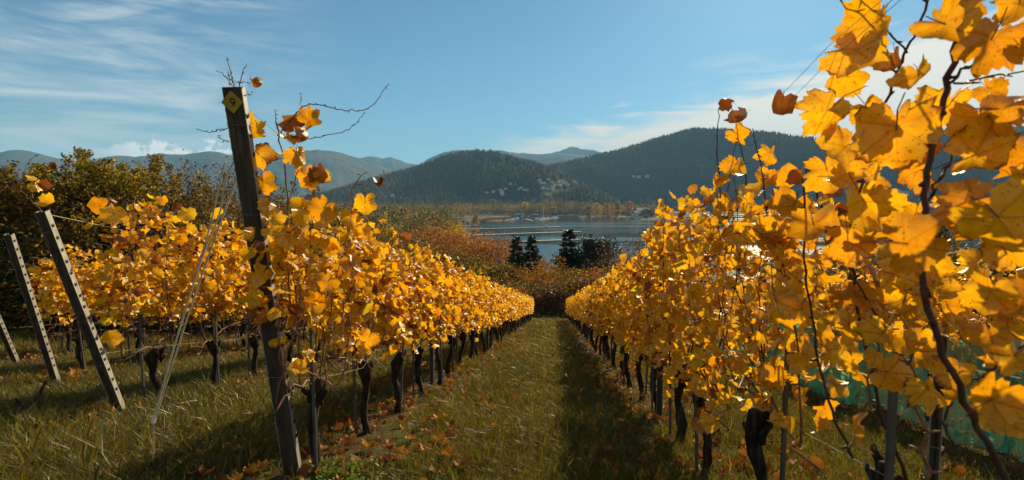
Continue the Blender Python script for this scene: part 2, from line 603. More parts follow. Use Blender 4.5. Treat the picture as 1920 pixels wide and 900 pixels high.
class Hill:
    def __init__(self, prof_px, D, front, back, fold, seed, rough=0.0, spur=1.0):
        P = np.array(prof_px, float)
        self.a = np.arctan((P[:, 0] - 960) / FPX)
        # tangent of the elevation along a pixel ray (photo pixel -> world direction)
        te = []
        for px, py in prof_px:
            d = ray(px, py)
            te.append(d.z / math.hypot(d.x, d.y))
        self.te = np.array(te)
        self.D, self.front, self.back, self.fold, self.seed, self.rough, self.spur = D, front, back, fold, seed, rough, spur

    def h_polar(self, a, r):
        D = self.D * (1 + 0.06 * np.sin(a * 9 + self.seed))
        te = np.interp(a, self.a, self.te)
        if self.rough:
            te = te + self.rough * fbm(a * 60, a * 0 + 3.3, self.seed, 4)
        top = HC + te * D
        s = np.where(r < D, (D - r) / self.front, (r - D) / self.back)
        s = np.clip(s, 0, 1)
        ramp = np.where(r < D, 0.5 + 0.5 * np.cos(math.pi * s ** 0.8), 1 - s ** 1.3)
        foot = LAKE - 8
        z = foot + (top - foot) * ramp
        f = fbm(a * self.D / (self.fold * 5.0) * self.spur, r / (self.fold * 9.0), self.seed, 5)
        z = z + f * self.fold * np.clip(s * 2.2, 0, 1) * np.clip((1 - s) * 3, 0, 1)
        return z

    def h(self, x, y):
        xc, yc = to_cam(np.asarray(x, float), np.asarray(y, float))
        return self.h_polar(np.arctan2(xc, yc), np.hypot(xc, yc))

    def build(self, name, mat, na, nr):
        a = np.linspace(self.a[0], self.a[-1], na)
        r = np.concatenate([np.linspace(self.D * 0.94 - self.front, self.D * 1.06, nr), np.linspace(self.D * 1.07, self.D * 1.06 + self.back, nr // 4)])
        A, RR = np.meshgrid(a, r)
        z = self.h_polar(A, RR)
        xc, yc = RR * np.sin(A), RR * np.cos(A)
        x, y = xc * cy - yc * sy_, xc * sy_ + yc * cy
        V = np.stack([x, y, z], -1).reshape(-1, 3)
        n0, n1 = A.shape
        i, j = np.meshgrid(np.arange(n0 - 1), np.arange(n1 - 1), indexing='ij')
        F = np.stack([i * n1 + j, i * n1 + j + 1, (i + 1) * n1 + j + 1, (i + 1) * n1 + j], -1).reshape(-1, 4)
        return tag(link(name, mesh_np(name, V, F, mat, smooth=True)), kind='structure')


def hill_mat(name, scale, stops, bstr=0.8, bd=6.0):
    m, t, out = newmat(name)
    g = t.new('ShaderNodeNewGeometry')
    P = g.outputs['Position']
    n = t.noise(P, scale, 6, 0.65)
    n2 = t.noise(P, scale * 0.09, 5, 0.6)
    c = t.ramp(t.math('ADD', t.math('MULTIPLY', n, 0.45), t.math('MULTIPLY', n2, 0.55)), stops)
    b = principled(t, c, 0.95, 0.05, 0, bump(t, n, bstr, bd))
    t.l.new(b.outputs[0], out.inputs[0])
    return m


M_HILL = hill_mat('hill_forest_floor', 0.035, [(0.35, (0.010, 0.014, 0.009)), (0.5, (0.020, 0.025, 0.012)), (0.62, (0.05, 0.042, 0.016)), (0.75, (0.08, 0.068, 0.028))])
M_MTN = hill_mat('mountain_slope', 0.006, [(0.35, (0.03, 0.04, 0.04)), (0.55, (0.055, 0.065, 0.06)), (0.75, (0.13, 0.13, 0.12))], 1.0, 60)

H1 = Hill([(380, 425), (470, 398), (530, 385), (600, 370), (660, 352), (700, 340), (745, 328), (790, 315), (830, 299), (860, 291), (890, 287), (915, 287), (940, 293), (970, 302), (1010, 312), (1060, 332), (1110, 358), (1170, 388), (1240, 425)], 2300, 850, 700, 34, 3)
H2 = Hill([(780, 425), (860, 385), (930, 350), (990, 324), (1040, 312), (1100, 298), (1160, 284), (1220, 265), (1265, 252), (1295, 245), (1330, 245), (1380, 249), (1440, 253), (1490, 262), (1560, 268), (1640, 262), (1720, 252), (1800, 258), (1900, 246), (2050, 262), (2200, 290), (2500, 320)], 2900, 850, 900, 40, 5)
H1.build('forested_hill', M_HILL, 260, 60)
H2.build('forested_hill', M_HILL, 300, 60)
Hill([(-700, 330), (-300, 300), (-120, 296), (-40, 292), (0, 289), (40, 283), (65, 285), (100, 296), (150, 303), (190, 297), (230, 291), (260, 294), (310, 288), (350, 291), (400, 284), (440, 292), (490, 296), (540, 288), (575, 282), (600, 280), (628, 284), (655, 291), (690, 303), (730, 316), (780, 330), (840, 350)], 6600, 2600, 1500, 240, 8, 0.002).build('mountain', M_MTN, 360, 60)
Hill([(560, 330), (640, 305), (675, 297), (700, 292), (715, 296), (735, 294), (760, 304), (790, 310), (850, 330)], 7900, 1500, 900, 200, 9, 0.002).build('mountain', M_MTN, 120, 34)
Hill([(740, 345), (785, 312), (808, 296), (835, 285), (860, 281), (885, 280), (912, 285), (938, 281), (965, 285), (1000, 288), (1045, 287), (1090, 290), (1140, 292), (1190, 300), (1260, 312), (1400, 330)], 7400, 1500, 900, 220, 12, 0.0022).build('mountain', M_MTN, 200, 40)
Hill([(960, 330), (1000, 308), (1030, 302), (1060, 299), (1100, 301), (1150, 310), (1220, 330)], 5600, 1200, 800, 120, 14, 0.0015).build('forested_ridge', M_HILL, 100, 30)
Hill([(960, 310), (1025, 290), (1050, 282), (1062, 277), (1074, 274), (1088, 278), (1102, 279), (1125, 284), (1150, 288), (1200, 296), (1300, 305), (1500, 315)], 9300, 1100, 500, 200, 15, 0.002).build('mountain', M_MTN, 160, 34)


def land_z(x, y):
    return float(max(ground_z(x, y), H1.h(x, y), H2.h(x, y), -1e9))


def hit(px, py, r0=1300, r1=3400, step=6):
    """where the line of sight through a photo point meets the hills"""
    d = ray(px, py)
    k = 1 / math.hypot(d.x, d.y)
    r = np.arange(r0, r1, step)
    x, y, z = d.x * k * r, d.y * k * r, HC + d.z * k * r
    top = np.maximum(np.maximum(H1.h(x, y), H2.h(x, y)), ground_z(x, y))
    i = np.nonzero(z <= top)[0]
    if len(i) == 0:
        return None
    i = i[0]
    return Vector((x[i], y[i], top[i]))


def foliage_mat(name, stops, trans=0.3, rough=0.6, noise_scale=0.0):
    m, t, out = newmat(name)
    r = rand_value(t)
    f = r
    if noise_scale:
        g = t.new('ShaderNodeNewGeometry')
        n = t.noise(g.outputs['Position'], noise_scale, 3, 0.5)
        f = t.math('ADD', t.math('MULTIPLY', r, 0.5), t.math('MULTIPLY', t.ss(n, 0.28, 0.72), 0.5))
    c = t.ramp(f, stops)
    p = principled(t, c, rough, 0.25)
    tr = t.new('ShaderNodeBsdfTranslucent')
    t.l.new(t.mix(1.0, c, (1.3, 1.25, 0.8), 'MULTIPLY'), tr.inputs[0])
    mx = t.new('ShaderNodeMixShader')
    mx.inputs[0].default_value = trans
    t.l.new(p.outputs[0], mx.inputs[1])
    t.l.new(tr.outputs[0], mx.inputs[2])
    t.l.new(mx.outputs[0], out.inputs[0])
    return m


F_HILL = foliage_mat('hill_trees', [(0.0, (0.006, 0.012, 0.008)), (0.45, (0.011, 0.020, 0.010)), (0.68, (0.022, 0.028, 0.011)), (0.82, (0.075, 0.058, 0.014)), (1.0, (0.13, 0.075, 0.018))], 0.08, 0.95, 0.006)
F_WOOD = foliage_mat('lakeside_trees', [(0.0, (0.010, 0.018, 0.007)), (0.35, (0.045, 0.052, 0.012)), (0.6, (0.16, 0.12, 0.016)), (0.8, (0.34, 0.19, 0.02)), (1.0, (0.42, 0.17, 0.03))], 0.3, 0.7, 0.02)
F_OLIVE = foliage_mat('leaves_olive', [(0.0, (0.030, 0.022, 0.006)), (0.5, (0.095, 0.060, 0.011)), (0.85, (0.22, 0.13, 0.014)), (1.0, (0.36, 0.20, 0.02))], 0.4)
F_YGREEN = foliage_mat('leaves_yellow_green', [(0.0, (0.05, 0.055, 0.01)), (0.5, (0.18, 0.135, 0.012)), (1.0, (0.44, 0.28, 0.02))], 0.45)
F_RUST = foliage_mat('leaves_rust', [(0.0, (0.11, 0.038, 0.012)), (0.5, (0.29, 0.105, 0.018)), (1.0, (0.50, 0.21, 0.030))])
F_ORANGE = foliage_mat('leaves_orange', [(0.0, (0.12, 0.045, 0.010)), (0.5, (0.28, 0.11, 0.014)), (1.0, (0.46, 0.22, 0.02))])
F_GOLD = foliage_mat('leaves_golden', [(0.0, (0.20, 0.12, 0.012)), (0.5, (0.42, 0.25, 0.018)), (1.0, (0.60, 0.38, 0.03))])
F_PINE = foliage_mat('needles_dark', [(0.0, (0.010, 0.016, 0.008)), (0.6, (0.026, 0.036, 0.013)), (1.0, (0.06, 0.065, 0.02))], 0.1)
F_PURPLE = foliage_mat('leaves_purple_brown', [(0.0, (0.05, 0.022, 0.016)), (0.6, (0.11, 0.05, 0.03)), (1.0, (0.20, 0.10, 0.05))])
M_TRUNK = simple_mat('tree_bark', [(0.3, (0.03, 0.022, 0.015)), (0.7, (0.12, 0.09, 0.06))], 6, 0.9, 0.1, 0, 0.6, 0.02, (1, 1, 0.3))
M_TWIG = simple_mat('bare_twigs', [(0.3, (0.09, 0.06, 0.035)), (0.7, (0.25, 0.17, 0.10))], 6, 0.9, 0.1)


# far trees on the hills: small tapered crowns, one mass
def forest(name, pts, H, Rr, sides, mat, lumps=0, seed=1):
    g = np.random.default_rng(seed)
    n = len(pts)
    ang = np.arange(sides) * 2 * math.pi / sides
    V, Fs = [], []
    h = H[0] + (H[1] - H[0]) * g.random(n)
    r = (Rr[0] + (Rr[1] - Rr[0]) * g.random(n))
    rot = g.random(n) * 6.28
    ring = np.stack([np.cos(ang[None] + rot[:, None]) * r[:, None], np.sin(ang[None] + rot[:, None]) * r[:, None], np.zeros((n, sides))], -1)
    jit = 1 + 0.35 * (g.random((n, sides)) - 0.5)
    low = pts[:, None] + ring * jit[..., None] + np.stack([np.zeros((n, sides)), np.zeros((n, sides)), (0.12 + 0.1 * g.random((n, sides))) * h[:, None]], -1)
    top = pts + np.stack([np.zeros(n), np.zeros(n), h], -1)
    V = np.concatenate([low, top[:, None]], 1).reshape(-1, 3)
    b = np.arange(n) * (sides + 1)
    Fs = np.concatenate([np.stack([b + j, b + (j + 1) % sides, b + sides], -1) for j in range(sides)], 0)
    o = link(name, mesh_np(name, V, Fs, mat))
    return tag(o, kind='stuff')


def hill_points(hill, px0, px1, r0, r1, n, seed, clear=None):
    g = np.random.default_rng(seed)
    a = np.arctan((px0 + (px1 - px0) * g.random(n) - 960) / FPX)
    r = np.sqrt(r0 ** 2 + (r1 ** 2 - r0 ** 2) * g.random(n))
    z = hill.h_polar(a, r)
    ok = z > LAKE + 4
    xc, yc = r * np.sin(a), r * np.cos(a)
    x, y = xc * cy - yc * sy_, xc * sy_ + yc * cy
    if clear is not None:
        ok &= clear(x, y, z)
    return np.stack([x, y, z - 1.5], -1)[ok]


def glade(x, y, z):
    """meadows round the village keep the forest thin"""
    xc, yc = to_cam(x, y)
    px = 960 + FPX * xc / yc
    f = fbm(x / 160, y / 160, 21, 3)
    low = (z < LAKE + 150) & (px > 880) & (px < 1110)
    return ~(low & (f > 0.22))


p1 = hill_points(H1, 560, 1160, 1500, 2480, 12000, 1, glade)
p2 = hill_points(H2, 900, 2000, 1950, 3120, 26000, 2, glade)
HOUSES = [(913, 362), (925, 361.5), (938, 357), (948, 355.6), (941, 361), (942, 366), (957, 346), (972, 356.5), (977, 354), (982, 356.5), (988, 359), (1012, 339), (1015, 345), (1021, 345.5), (1029, 338), (1035, 343), (1047, 343), (1054, 339.5), (1042, 348), (1050, 349), (1062, 346), (1064, 349), (1077, 341.5), (1080, 345), (1036, 352), (1018, 355), (1026, 356), (1034, 356.5), (1026, 366.5), (1188, 333), (1198, 333), (1213, 332.5), (736, 369), (750, 372), (760, 373.5)]
pts = np.concatenate([p1, p2])
for hx in HOUSES + [(1668, 363), (1676, 367), (1683, 362), (1690, 370), (1697, 365), (1660, 368)]:
    q = hit(*hx)                             # gardens: no forest trees just below or round a house
    if q is None:
        continue
    u = np.array([-q.x, -q.y]) / math.hypot(q.x, q.y)
    dx = pts[:, :2] - np.array([q.x, q.y])
    al = np.clip(dx @ u, 0, 75)
    pts = pts[np.linalg.norm(dx - al[:, None] * u, axis=1) > 17]
forest('hillside_forest', pts, (13, 27), (3.6, 6.5), 5, F_HILL, seed=4)


def leaf_cloud(C, n, size, g, spread=None, up=0.0):
    """n little leaf quads about the clump centres C (k,4: x,y,z,sigma)"""
    k = g.integers(0, len(C), n)
    d = g.normal(size=(n, 3))
    p = C[k, :3] + d * C[k, 3:4] * np.array([1, 1, 0.8])
    a = g.normal(size=(n, 3))
    a /= np.linalg.norm(a, axis=1)[:, None]
    b = g.normal(size=(n, 3))
    b -= a * (a * b).sum(1)[:, None]
    b /= np.linalg.norm(b, axis=1)[:, None]
    s = size * (0.6 + 0.8 * g.random(n))[:, None]
    a, b = a * s, b * s * 0.55
    V = np.stack([p - a, p + b, p + a, p - b], 1).reshape(-1, 3)
    F = np.arange(4 * n).reshape(-1, 4)
    return V, F


# lakeside wood: rounded broadleaf crowns far off, one mass
def lakeside():
    g = np.random.default_rng(33)
    C = []
    n = 0
    while len(C) < 1500:
        px = g.uniform(430, 1240)
        r = g.uniform(420, 1750)
        a = math.atan((px - 960) / FPX)
        xc, yc = r * math.sin(a), r * math.cos(a)
        x, y = xc * cy - yc * sy_, xc * sy_ + yc * cy
        if float(lake_d(x, y)) > -10:
            continue
        if px > 890 and r < 1440:
            continue
        C.append((x, y, gz(x, y), g.uniform(18, 34) * (1.15 if r > 900 else 1)))
    for _ in range(420):                      # the far shore, in front of the hills
        a = math.atan((g.uniform(880, 1150) - 960) / FPX)
        r = g.uniform(1432, 1640)
        xc, yc = r * math.sin(a), r * math.cos(a)
        x, y = xc * cy - yc * sy_, xc * sy_ + yc * cy
        if float(lake_d(x, y)) < -8:
            C.append((x, y, land_z(x, y), g.uniform(20, 38)))
    for _ in range(170):                      # wooded point with the castle
        a = math.atan((g.uniform(1090, 1270) - 960) / FPX)
        r = g.uniform(1225, 1420)
        xc, yc = r * math.sin(a), r * math.cos(a)
        x, y = xc * cy - yc * sy_, xc * sy_ + yc * cy
        if float(lake_d(x, y)) < -6:
            C.append((x, y, land_z(x, y), g.uniform(12, 26)))
    C = np.array(C)
    m = len(C)
    K = 5
    cl = np.repeat(C, K, 0)
    off = g.normal(size=(m * K, 3)) * np.array([0.22, 0.22, 0.20])
    h = cl[:, 3]
    cen = np.stack([cl[:, 0] + off[:, 0] * h, cl[:, 1] + off[:, 1] * h, cl[:, 2] + h * (0.55 + off[:, 2]), h * 0.105], -1)
    V, F = leaf_cloud(cen, m * 85, 1.4, g)
    tag(link('lakeside_wood', mesh_np('lakeside_wood', V, F, F_WOOD)), kind='stuff')


lakeside()

# ------------------------------------------------------------------ trees and shrubs
def limb_path(a, b, g, sag=0.1, n=4):
    a, b = np.array(a, float), np.array(b, float)
    L = np.linalg.norm(b - a)
    out = []
    ph = g.normal(size=3) * L * 0.07
    for i in range(n + 1):
        t = i / n
        p = a + (b - a) * t + ph * math.sin(math.pi * t) + np.array([0, 0, sag * L * math.sin(math.pi * t)])
        out.append(tuple(p))
    return out


def tree(name, label, cat, group, base, H, CRr, mat, nleaf, lsize, seed, bottom=0.25, trunk=0.03, limbs=9, sub=3, shape=1.0, clump=0.16, wood=None, stems=1, twigs=0, lean=0.0, nclump=0, sprays=0):
    """broadleaf tree or shrub: trunk, limbs, twigs and a crown of leaf clumps round the limb ends"""
    g = np.random.default_rng(seed)
    t = thing(name, label, cat, base, 0, group)
    wd = MB()
    C = []
    H = H - 1.2 * clump * CRr
    for s in range(stems):
        sa = g.uniform(0, 6.28)
        off = (0.12 * CRr * (stems > 1)) * np.array([math.cos(sa), math.sin(sa)])
        top = np.array([off[0] * 3 + lean * H * 0.2 + g.normal() * 0.05 * H, off[1] * 3 + g.normal() * 0.05 * H, H * (0.86 if stems == 1 else g.uniform(0.65, 0.95))])
        bs = np.array([off[0], off[1], -0.25])
        tr = limb_path(bs, top, g, 0.0, 6)
        r0 = trunk * H / max(1, stems ** 0.5)
        wd.tube(tr, [r0 * (1 - 0.86 * i / 6) for i in range(7)], 6)
        nl = max(2, limbs // stems)
        for i in range(nl):
            f = bottom + (0.97 - bottom) * (i + g.random()) / nl
            k = min(5, int(f * 6))
            p0 = np.array(tr[k]) + (np.array(tr[k + 1]) - np.array(tr[k])) * (f * 6 - k)
            # envelope: widest about 40 % up the crown
            u = (f - bottom) / max(1e-3, 1 - bottom)
            env = CRr * (math.sin(math.pi * min(1, 0.22 + 0.74 * u)) ** 0.7) * shape * g.uniform(0.75, 1.1)
            an = i * 2.4 + g.normal() * 0.4 + sa
            up = g.uniform(0.25, 0.7) * env
            p1 = p0 + np.array([math.cos(an) * env, math.sin(an) * env, up])
            p1[2] = min(p1[2], H)
            lp = limb_path(p0, p1, g, 0.06)
            wd.tube(lp, [r0 * 0.36 * (1 - 0.2 * q) for q in range(5)], 4, cap=False)
            p1[2] = min(p1[2], H * 0.93)
            C.append((*p1, clump * CRr))
            C.append((*lp[3], clump * CRr * 0.8))
            for q in range(sub):
                st = np.array(lp[2 + (q % 3) if 2 + (q % 3) < 5 else 4])
                e = st + g.normal(size=3) * env * 0.34 + np.array([0, 0, env * 0.16])
                e[2] = min(e[2], H * g.uniform(0.86, 0.98))
                wd.tube([tuple(st), tuple((st + e) / 2 + g.normal(size=3) * 0.04 * env), tuple(e)], [r0 * 0.16, r0 * 0.11, r0 * 0.04], 3, cap=False)
                C.append((*e, clump * CRr * g.uniform(0.6, 1.0)))
                for v in range(twigs):
                    e2 = e + g.normal(size=3) * env * 0.2 + np.array([0, 0, env * 0.22])
                    e2[2] = min(e2[2], H * g.uniform(0.93, 1.02))
                    wd.tube([tuple(st * 0.3 + e * 0.7), tuple(e2)], [r0 * 0.07, r0 * 0.02], 3, cap=False)
                    if v % 2 == 0:
                        C.append((*e2, clump * CRr * 0.5))
        C.append((*top, clump * CRr * 0.7))
    for s in range(sprays):                   # feathery leading shoots above the crown
        an, rr = g.uniform(0, 6.28), CRr * 0.75 * math.sqrt(g.random())
        q0 = np.array([math.cos(an) * rr, math.sin(an) * rr, H * 0.68])
        q1 = q0 + np.array([math.cos(an) * 0.18 * CRr, math.sin(an) * 0.18 * CRr, H * (0.32 - 0.16 * (rr / CRr) ** 2) * g.uniform(0.9, 1.2)])
        lp = limb_path(q0, q1, g, 0.0)
        wd.tube(lp, [0.02, 0.016, 0.012, 0.008, 0.003], 3, cap=False)
        for v in range(6):
            f = 0.25 + 0.75 * v / 5
            e = q0 + (q1 - q0) * f + g.normal(size=3) * 0.10 * CRr * (1.1 - f)
            C.append((*e, CRr * (0.085 - 0.05 * f)))
    wd.build('trunk', wood or M_TRUNK, t)
    if nleaf:
        C = np.array(C)
        V, F = leaf_cloud(C, nleaf, lsize, g)
        link('crown', mesh_np('crown', V, F, mat), t)
    return t


def conifer(name, label, group, base, H, Rb, seed, bottom=0.08, dens=1.0, mat=None):
    g = np.random.default_rng(seed)
    t = thing(name, label, 'tree', base, 0, group)
    wd = MB()
    wd.tube([(0, 0, -0.3), (0.01 * H, 0, H * 0.5), (0, 0, H)], [H * 0.018, H * 0.011, H * 0.002], 6)
    V, F = [], []
    n = 0
    lev = int(22 * dens)
    for i in range(lev):
        f = bottom + (0.985 - bottom) * i / (lev - 1)
        L = Rb * (1 - f) ** 0.85 * g.uniform(0.75, 1.1) + 0.03 * H * (1 - f)
        nb = max(4, int(9 * (1 - f) + 4))
        for j in range(nb):
            an = j * 6.283 / nb + g.uniform(-0.3, 0.3) + i
            Lb = L * g.uniform(0.7, 1.12)
            dx, dy = math.cos(an), math.sin(an)
            z0 = f * H + g.normal() * 0.014 * H
            droop = -0.22 * Lb
            steps = max(3, int(Lb / (0.035 * H)))
            if i % 2 == 0:
                wd.tube([(0, 0, z0), (dx * Lb, dy * Lb, z0 + droop)], [H * 0.004, H * 0.001], 3, cap=False)
            for s in range(steps):
                u = (s + 0.6) / steps
                p = np.array([dx * Lb * u, dy * Lb * u, z0 + droop * u * u * 1.0 + 0.03 * H * (1 - f) * u * (u > 0.8)])
                wd_ = Lb * 0.30 * (1.1 - u) + 0.012 * H
                for sgn in (-1, 1):
                    q = p + np.array([-dy, dx, 0]) * wd_ * sgn + np.array([dx, dy, 0]) * 0.03 * H + g.normal(size=3) * 0.008 * H + np.array([0, 0, -0.015 * H])
                    r = p + np.array([dx, dy, 0]) * 0.045 * H + g.normal(size=3) * 0.006 * H
                    s_ = p - np.array([0, 0, 0.03 * H * g.uniform(0.5, 1.2)])
                    V += [p, q, r, s_]
                    F += [(n, n + 1, n + 2), (n, n + 3, n + 1)]
                    n += 4
    wd.build('trunk', M_TRUNK, t)
    link('crown', mesh_np('crown', np.array(V), np.array(F), mat or F_PINE), t)
    return t


def at_ground(px, d):
    """ground point below a photo column at a given distance"""
    a = math.atan((px - 960) / FPX)
    xc, yc = d * math.tan(a), d
    x, y = xc * cy - yc * sy_, xc * sy_ + yc * cy
    return Vector((x, y, gz(x, y)))


def top_h(px, py, d):
    """height needed at distance d so that the top shows at row py"""
    b = at_ground(px, d)
    return pix(px, py, d).z - b.z


# the hedge of trees along the left edge of the vineyard
HEDGE = [
    # px, top, distance, radius(m), material, kind, label
    (-70, 292, 17, 2.6, F_OLIVE, 0, 'dark olive tree cut by the left edge of the view behind the yellow vines'),
    (12, 316, 18, 2.2, F_OLIVE, 0, 'low dark tree with a flat top left of the feathery hedge trees'),
    (78, 318, 16, 2.0, F_OLIVE, 0, 'dark tree behind the leaning post with the bare red shoot'),
    (150, 291, 17, 2.3, F_YGREEN, 0, 'feathery yellow green tree, left one of the tall pair in the hedge'),
    (222, 283, 17.5, 2.2, F_YGREEN, 0, 'tallest feathery yellow green tree of the hedge behind the left vines'),
    (292, 300, 18, 2.0, F_YGREEN, 1, 'thin half bare tree with few yellow leaves beside the tallest hedge tree'),
    (345, 312, 17, 1.8, F_OLIVE, 1, 'olive brown thinning tree between the yellow hedge trees and the bare one'),
    (392, 272, 19, 1.9, F_PURPLE, 2, 'bare twiggy tree rising left of the post with the number plate'),
    (462, 318, 19, 2.0, F_OLIVE, 1, 'dark thinning tree partly hidden behind the post with the number plate'),
    (528, 330, 22, 2.0, F_OLIVE, 1, 'olive tree right of the numbered post, seen through the vine shoots'),
    (585, 372, 26, 2.2, F_OLIVE, 0, 'low round olive bush at the right end of the hedge'),
]
for i, (px, py, d, r, mt, kd, lab) in enumerate(HEDGE):
    b = at_ground(px, d)
    Hh = top_h(px, py, d)
    if kd == 0:
        tree('hedge_tree', lab, 'tree', 'hedge trees beyond the left vines', b, Hh, r, mt, 10500, 0.055, 100 + i, 0.12, 0.018, 20, 4, 1.0, 0.13, sprays=20)
    elif kd == 1:
        tree('hedge_tree', lab, 'tree', 'hedge trees beyond the left vines', b, Hh, r, mt, 5200, 0.05, 100 + i, 0.10, 0.016, 20, 4, 1.0, 0.16, M_TWIG, 3, 2, sprays=9)
    else:
        tree('bare_tree', lab, 'tree', 'hedge trees beyond the left vines', b, Hh, r, mt, 1500, 0.05, 100 + i, 0.10, 0.017, 26, 5, 1.0, 0.14, M_TWIG, 3, 4)
# lower undergrowth that closes the hedge
for i, (px, py, d, mt, lab) in enumerate([
        (-40, 392, 15, F_OLIVE, 'dark shrub under the trees at the left edge of the view'),
        (55, 385, 15.5, F_PINE, 'blackish shrub behind the second leaning post'),
        (140, 372, 15, F_OLIVE, 'dark shrub below the left feathery hedge tree'),
        (215, 365, 16, F_PINE, 'blackish shrub below the tallest hedge tree'),
        (300, 378, 16, F_OLIVE, 'olive shrub below the half bare hedge tree'),
        (375, 388, 16.5, F_PURPLE, 'brown twiggy shrub below the bare tree'),
        (445, 392, 17, F_OLIVE, 'olive shrub behind the pale guy strands'),
        (520, 400, 19, F_OLIVE, 'olive shrub behind the vine of the numbered post')]):
    tree('hedge_shrub', lab, 'shrub', 'undergrowth of the hedge', at_ground(px, d), top_h(px, py, d), 1.7, mt, 9000, 0.06, 140 + i, 0.02, 0.015, 18, 4, 1.0, 0.24, None, 3)

# shrubs and trees down the slope between the vines and the lake
MID = [
    # px, top y, distance, radius m, material, nleaf, leafsize, kind, label
    (640, 402, 62, 4.5, F_OLIVE, 5000, .16, 0, 'olive bush behind the near shoots of the numbered vine row'),
    (690, 392, 70, 4.5, F_PURPLE, 4000, .16, 1, 'purplish bare bush between two olive bushes down the slope'),
    (735, 405, 58, 3.4, F_YGREEN, 5000, .14, 0, 'yellow green upright bush left of the copper thicket'),
    (772, 408, 56, 3.2, F_OLIVE, 5000, .14, 0, 'green pointed bush just left of the copper thicket'),
    (800, 382, 105, 5.0, F_PURPLE, 4000, .22, 1, 'purple brown round tree beside the golden trees by the lake'),
    (822, 384, 112, 4.4, F_GOLD, 4500, .24, 0, 'small golden yellow tree, lower left of the golden clump'),
    (842, 374, 125, 6.2, F_GOLD, 5000, .26, 0, 'large golden yellow tree beside the moored boats at the shore'),
    (866, 386, 130, 4.4, F_YGREEN, 3800, .24, 0, 'yellow green tree at the right end of the golden clump'),
    (822, 414, 84, 5.4, F_RUST, 7500, .17, 1, 'copper coloured thicket, leftmost of the copper bushes'),
    (865, 424, 84, 5.2, F_RUST, 7500, .17, 1, 'copper coloured bush in the middle of the copper thicket'),
    (905, 432, 82, 5.4, F_RUST, 7500, .17, 1, 'copper bush just left of the dark spruces'),
    (940, 438, 80, 4.6, F_RUST, 5500, .17, 1, 'copper bush behind the leftmost dark spruce'),
    (985, 462, 78, 2.2, F_RUST, 2500, .16, 1, 'small copper bush between the two left spruces'),
    (790, 450, 52, 3.4, F_OLIVE, 5500, .12, 0, 'olive brown scrub in front of the copper thicket, left part'),
    (838, 470, 50, 3.0, F_OLIVE, 5500, .12, 0, 'olive scrub in front of the middle of the copper thicket'),
    (885, 478, 50, 3.0, F_YGREEN, 5000, .11, 1, 'greenish twiggy scrub in front of the right copper bush'),
    (925, 488, 49, 2.7, F_OLIVE, 5500, .11, 0, 'green scrub below the leftmost dark spruce'),
    (965, 520, 46, 2.0, F_OLIVE, 3000, .10, 1, 'low olive scrub left of the gap at the end of the grass path'),
    (1002, 490, 47, 2.0, F_ORANGE, 3300, .10, 1, 'bright orange shrub over the end of the grass path'),
    (1030, 474, 56, 2.0, F_ORANGE, 1900, .12, 1, 'tall orange tinged shrub in front of the open lake water'),
    (1060, 496, 54, 2.2, F_OLIVE, 3300, .12, 1, 'olive brown shrub below the largest spruce'),
    (1092, 508, 50, 2.4, F_OLIVE, 3300, .11, 1, 'low olive brown shrub below the two right conifers'),
    (1130, 496, 47, 2.4, F_RUST, 3000, .11, 1, 'rust shrub right of the path end above the vine row'),
    (1165, 478, 50, 2.8, F_OLIVE, 5000, .12, 0, 'olive shrub behind the right vine row'),
    (1185, 405, 58, 3.4, F_PURPLE, 900, .12, 2, 'bare grey twiggy tree below the white castle'),
    (1160, 440, 60, 2.6, F_PURPLE, 1800, .12, 2, 'thin bare tree right of the round dark conifer'),
    (1225, 420, 56, 3.0, F_PURPLE, 1800, .12, 2, 'bare twiggy tree behind the top of the right vine row'),
]
for i, (px, py, d, r, mt, nl, ls, kd, lab) in enumerate(MID):
    b = at_ground(px, d)
    Hh = top_h(px, py, d)
    nm = ('slope_shrub', 'slope_shrub', 'bare_tree')[kd] if Hh < 9 or kd == 2 else 'slope_tree'
    cat = 'tree' if nm != 'slope_shrub' else 'shrub'
    if kd == 0:
        tree(nm, lab, cat, 'trees and shrubs on the slope to the lake', b, Hh, r, mt, nl, ls, 200 + i, 0.12, 0.012, 18, 4, 1.0, 0.22, None, 2)
    elif kd == 1:
        tree(nm, lab, cat, 'trees and shrubs on the slope to the lake', b, Hh, r, mt, nl, ls * 0.85, 200 + i, 0.10, 0.010, 24, 4, 1.0, 0.24, M_TWIG, 4, 2)
    else:
        tree(nm, lab, cat, 'trees and shrubs on the slope to the lake', b, Hh, r, mt, nl, ls * 0.8, 200 + i, 0.15, 0.011, 24, 5, 0.8, 0.22, M_TWIG, 3, 4)
# dark thicket that closes the end of the path
for i, (px, py, d, mt, lab) in enumerate([
        (930, 535, 41, F_OLIVE, 'dark shrub behind the far end of the left vine row'),
        (970, 540, 42, F_ORANGE, 'dim orange shrub at the left of the path end'),
        (1003, 536, 43, F_OLIVE, 'dark olive shrub closing the middle of the path end'),
        (1035, 530, 42, F_PURPLE, 'dark brown shrub at the right of the path end'),
        (1068, 520, 43, F_OLIVE, 'dark shrub behind the far end of the right vine row'),
        (1105, 515, 44, F_PURPLE, 'brown shrub over the middle of the right vine row'),
        (880, 512, 43, F_OLIVE, 'olive shrub over the middle of the left vine row'),
        (1150, 505, 43, F_OLIVE, 'olive shrub behind the higher part of the right vine row')]):
    tree('path_end_shrub', lab, 'shrub', 'thicket at the foot of the vineyard', at_ground(px, d), top_h(px, py, d), 1.9, mt, 5500, 0.085, 300 + i, 0.03, 0.010, 20, 4, 1.0, 0.26, M_TWIG, 4, 1)

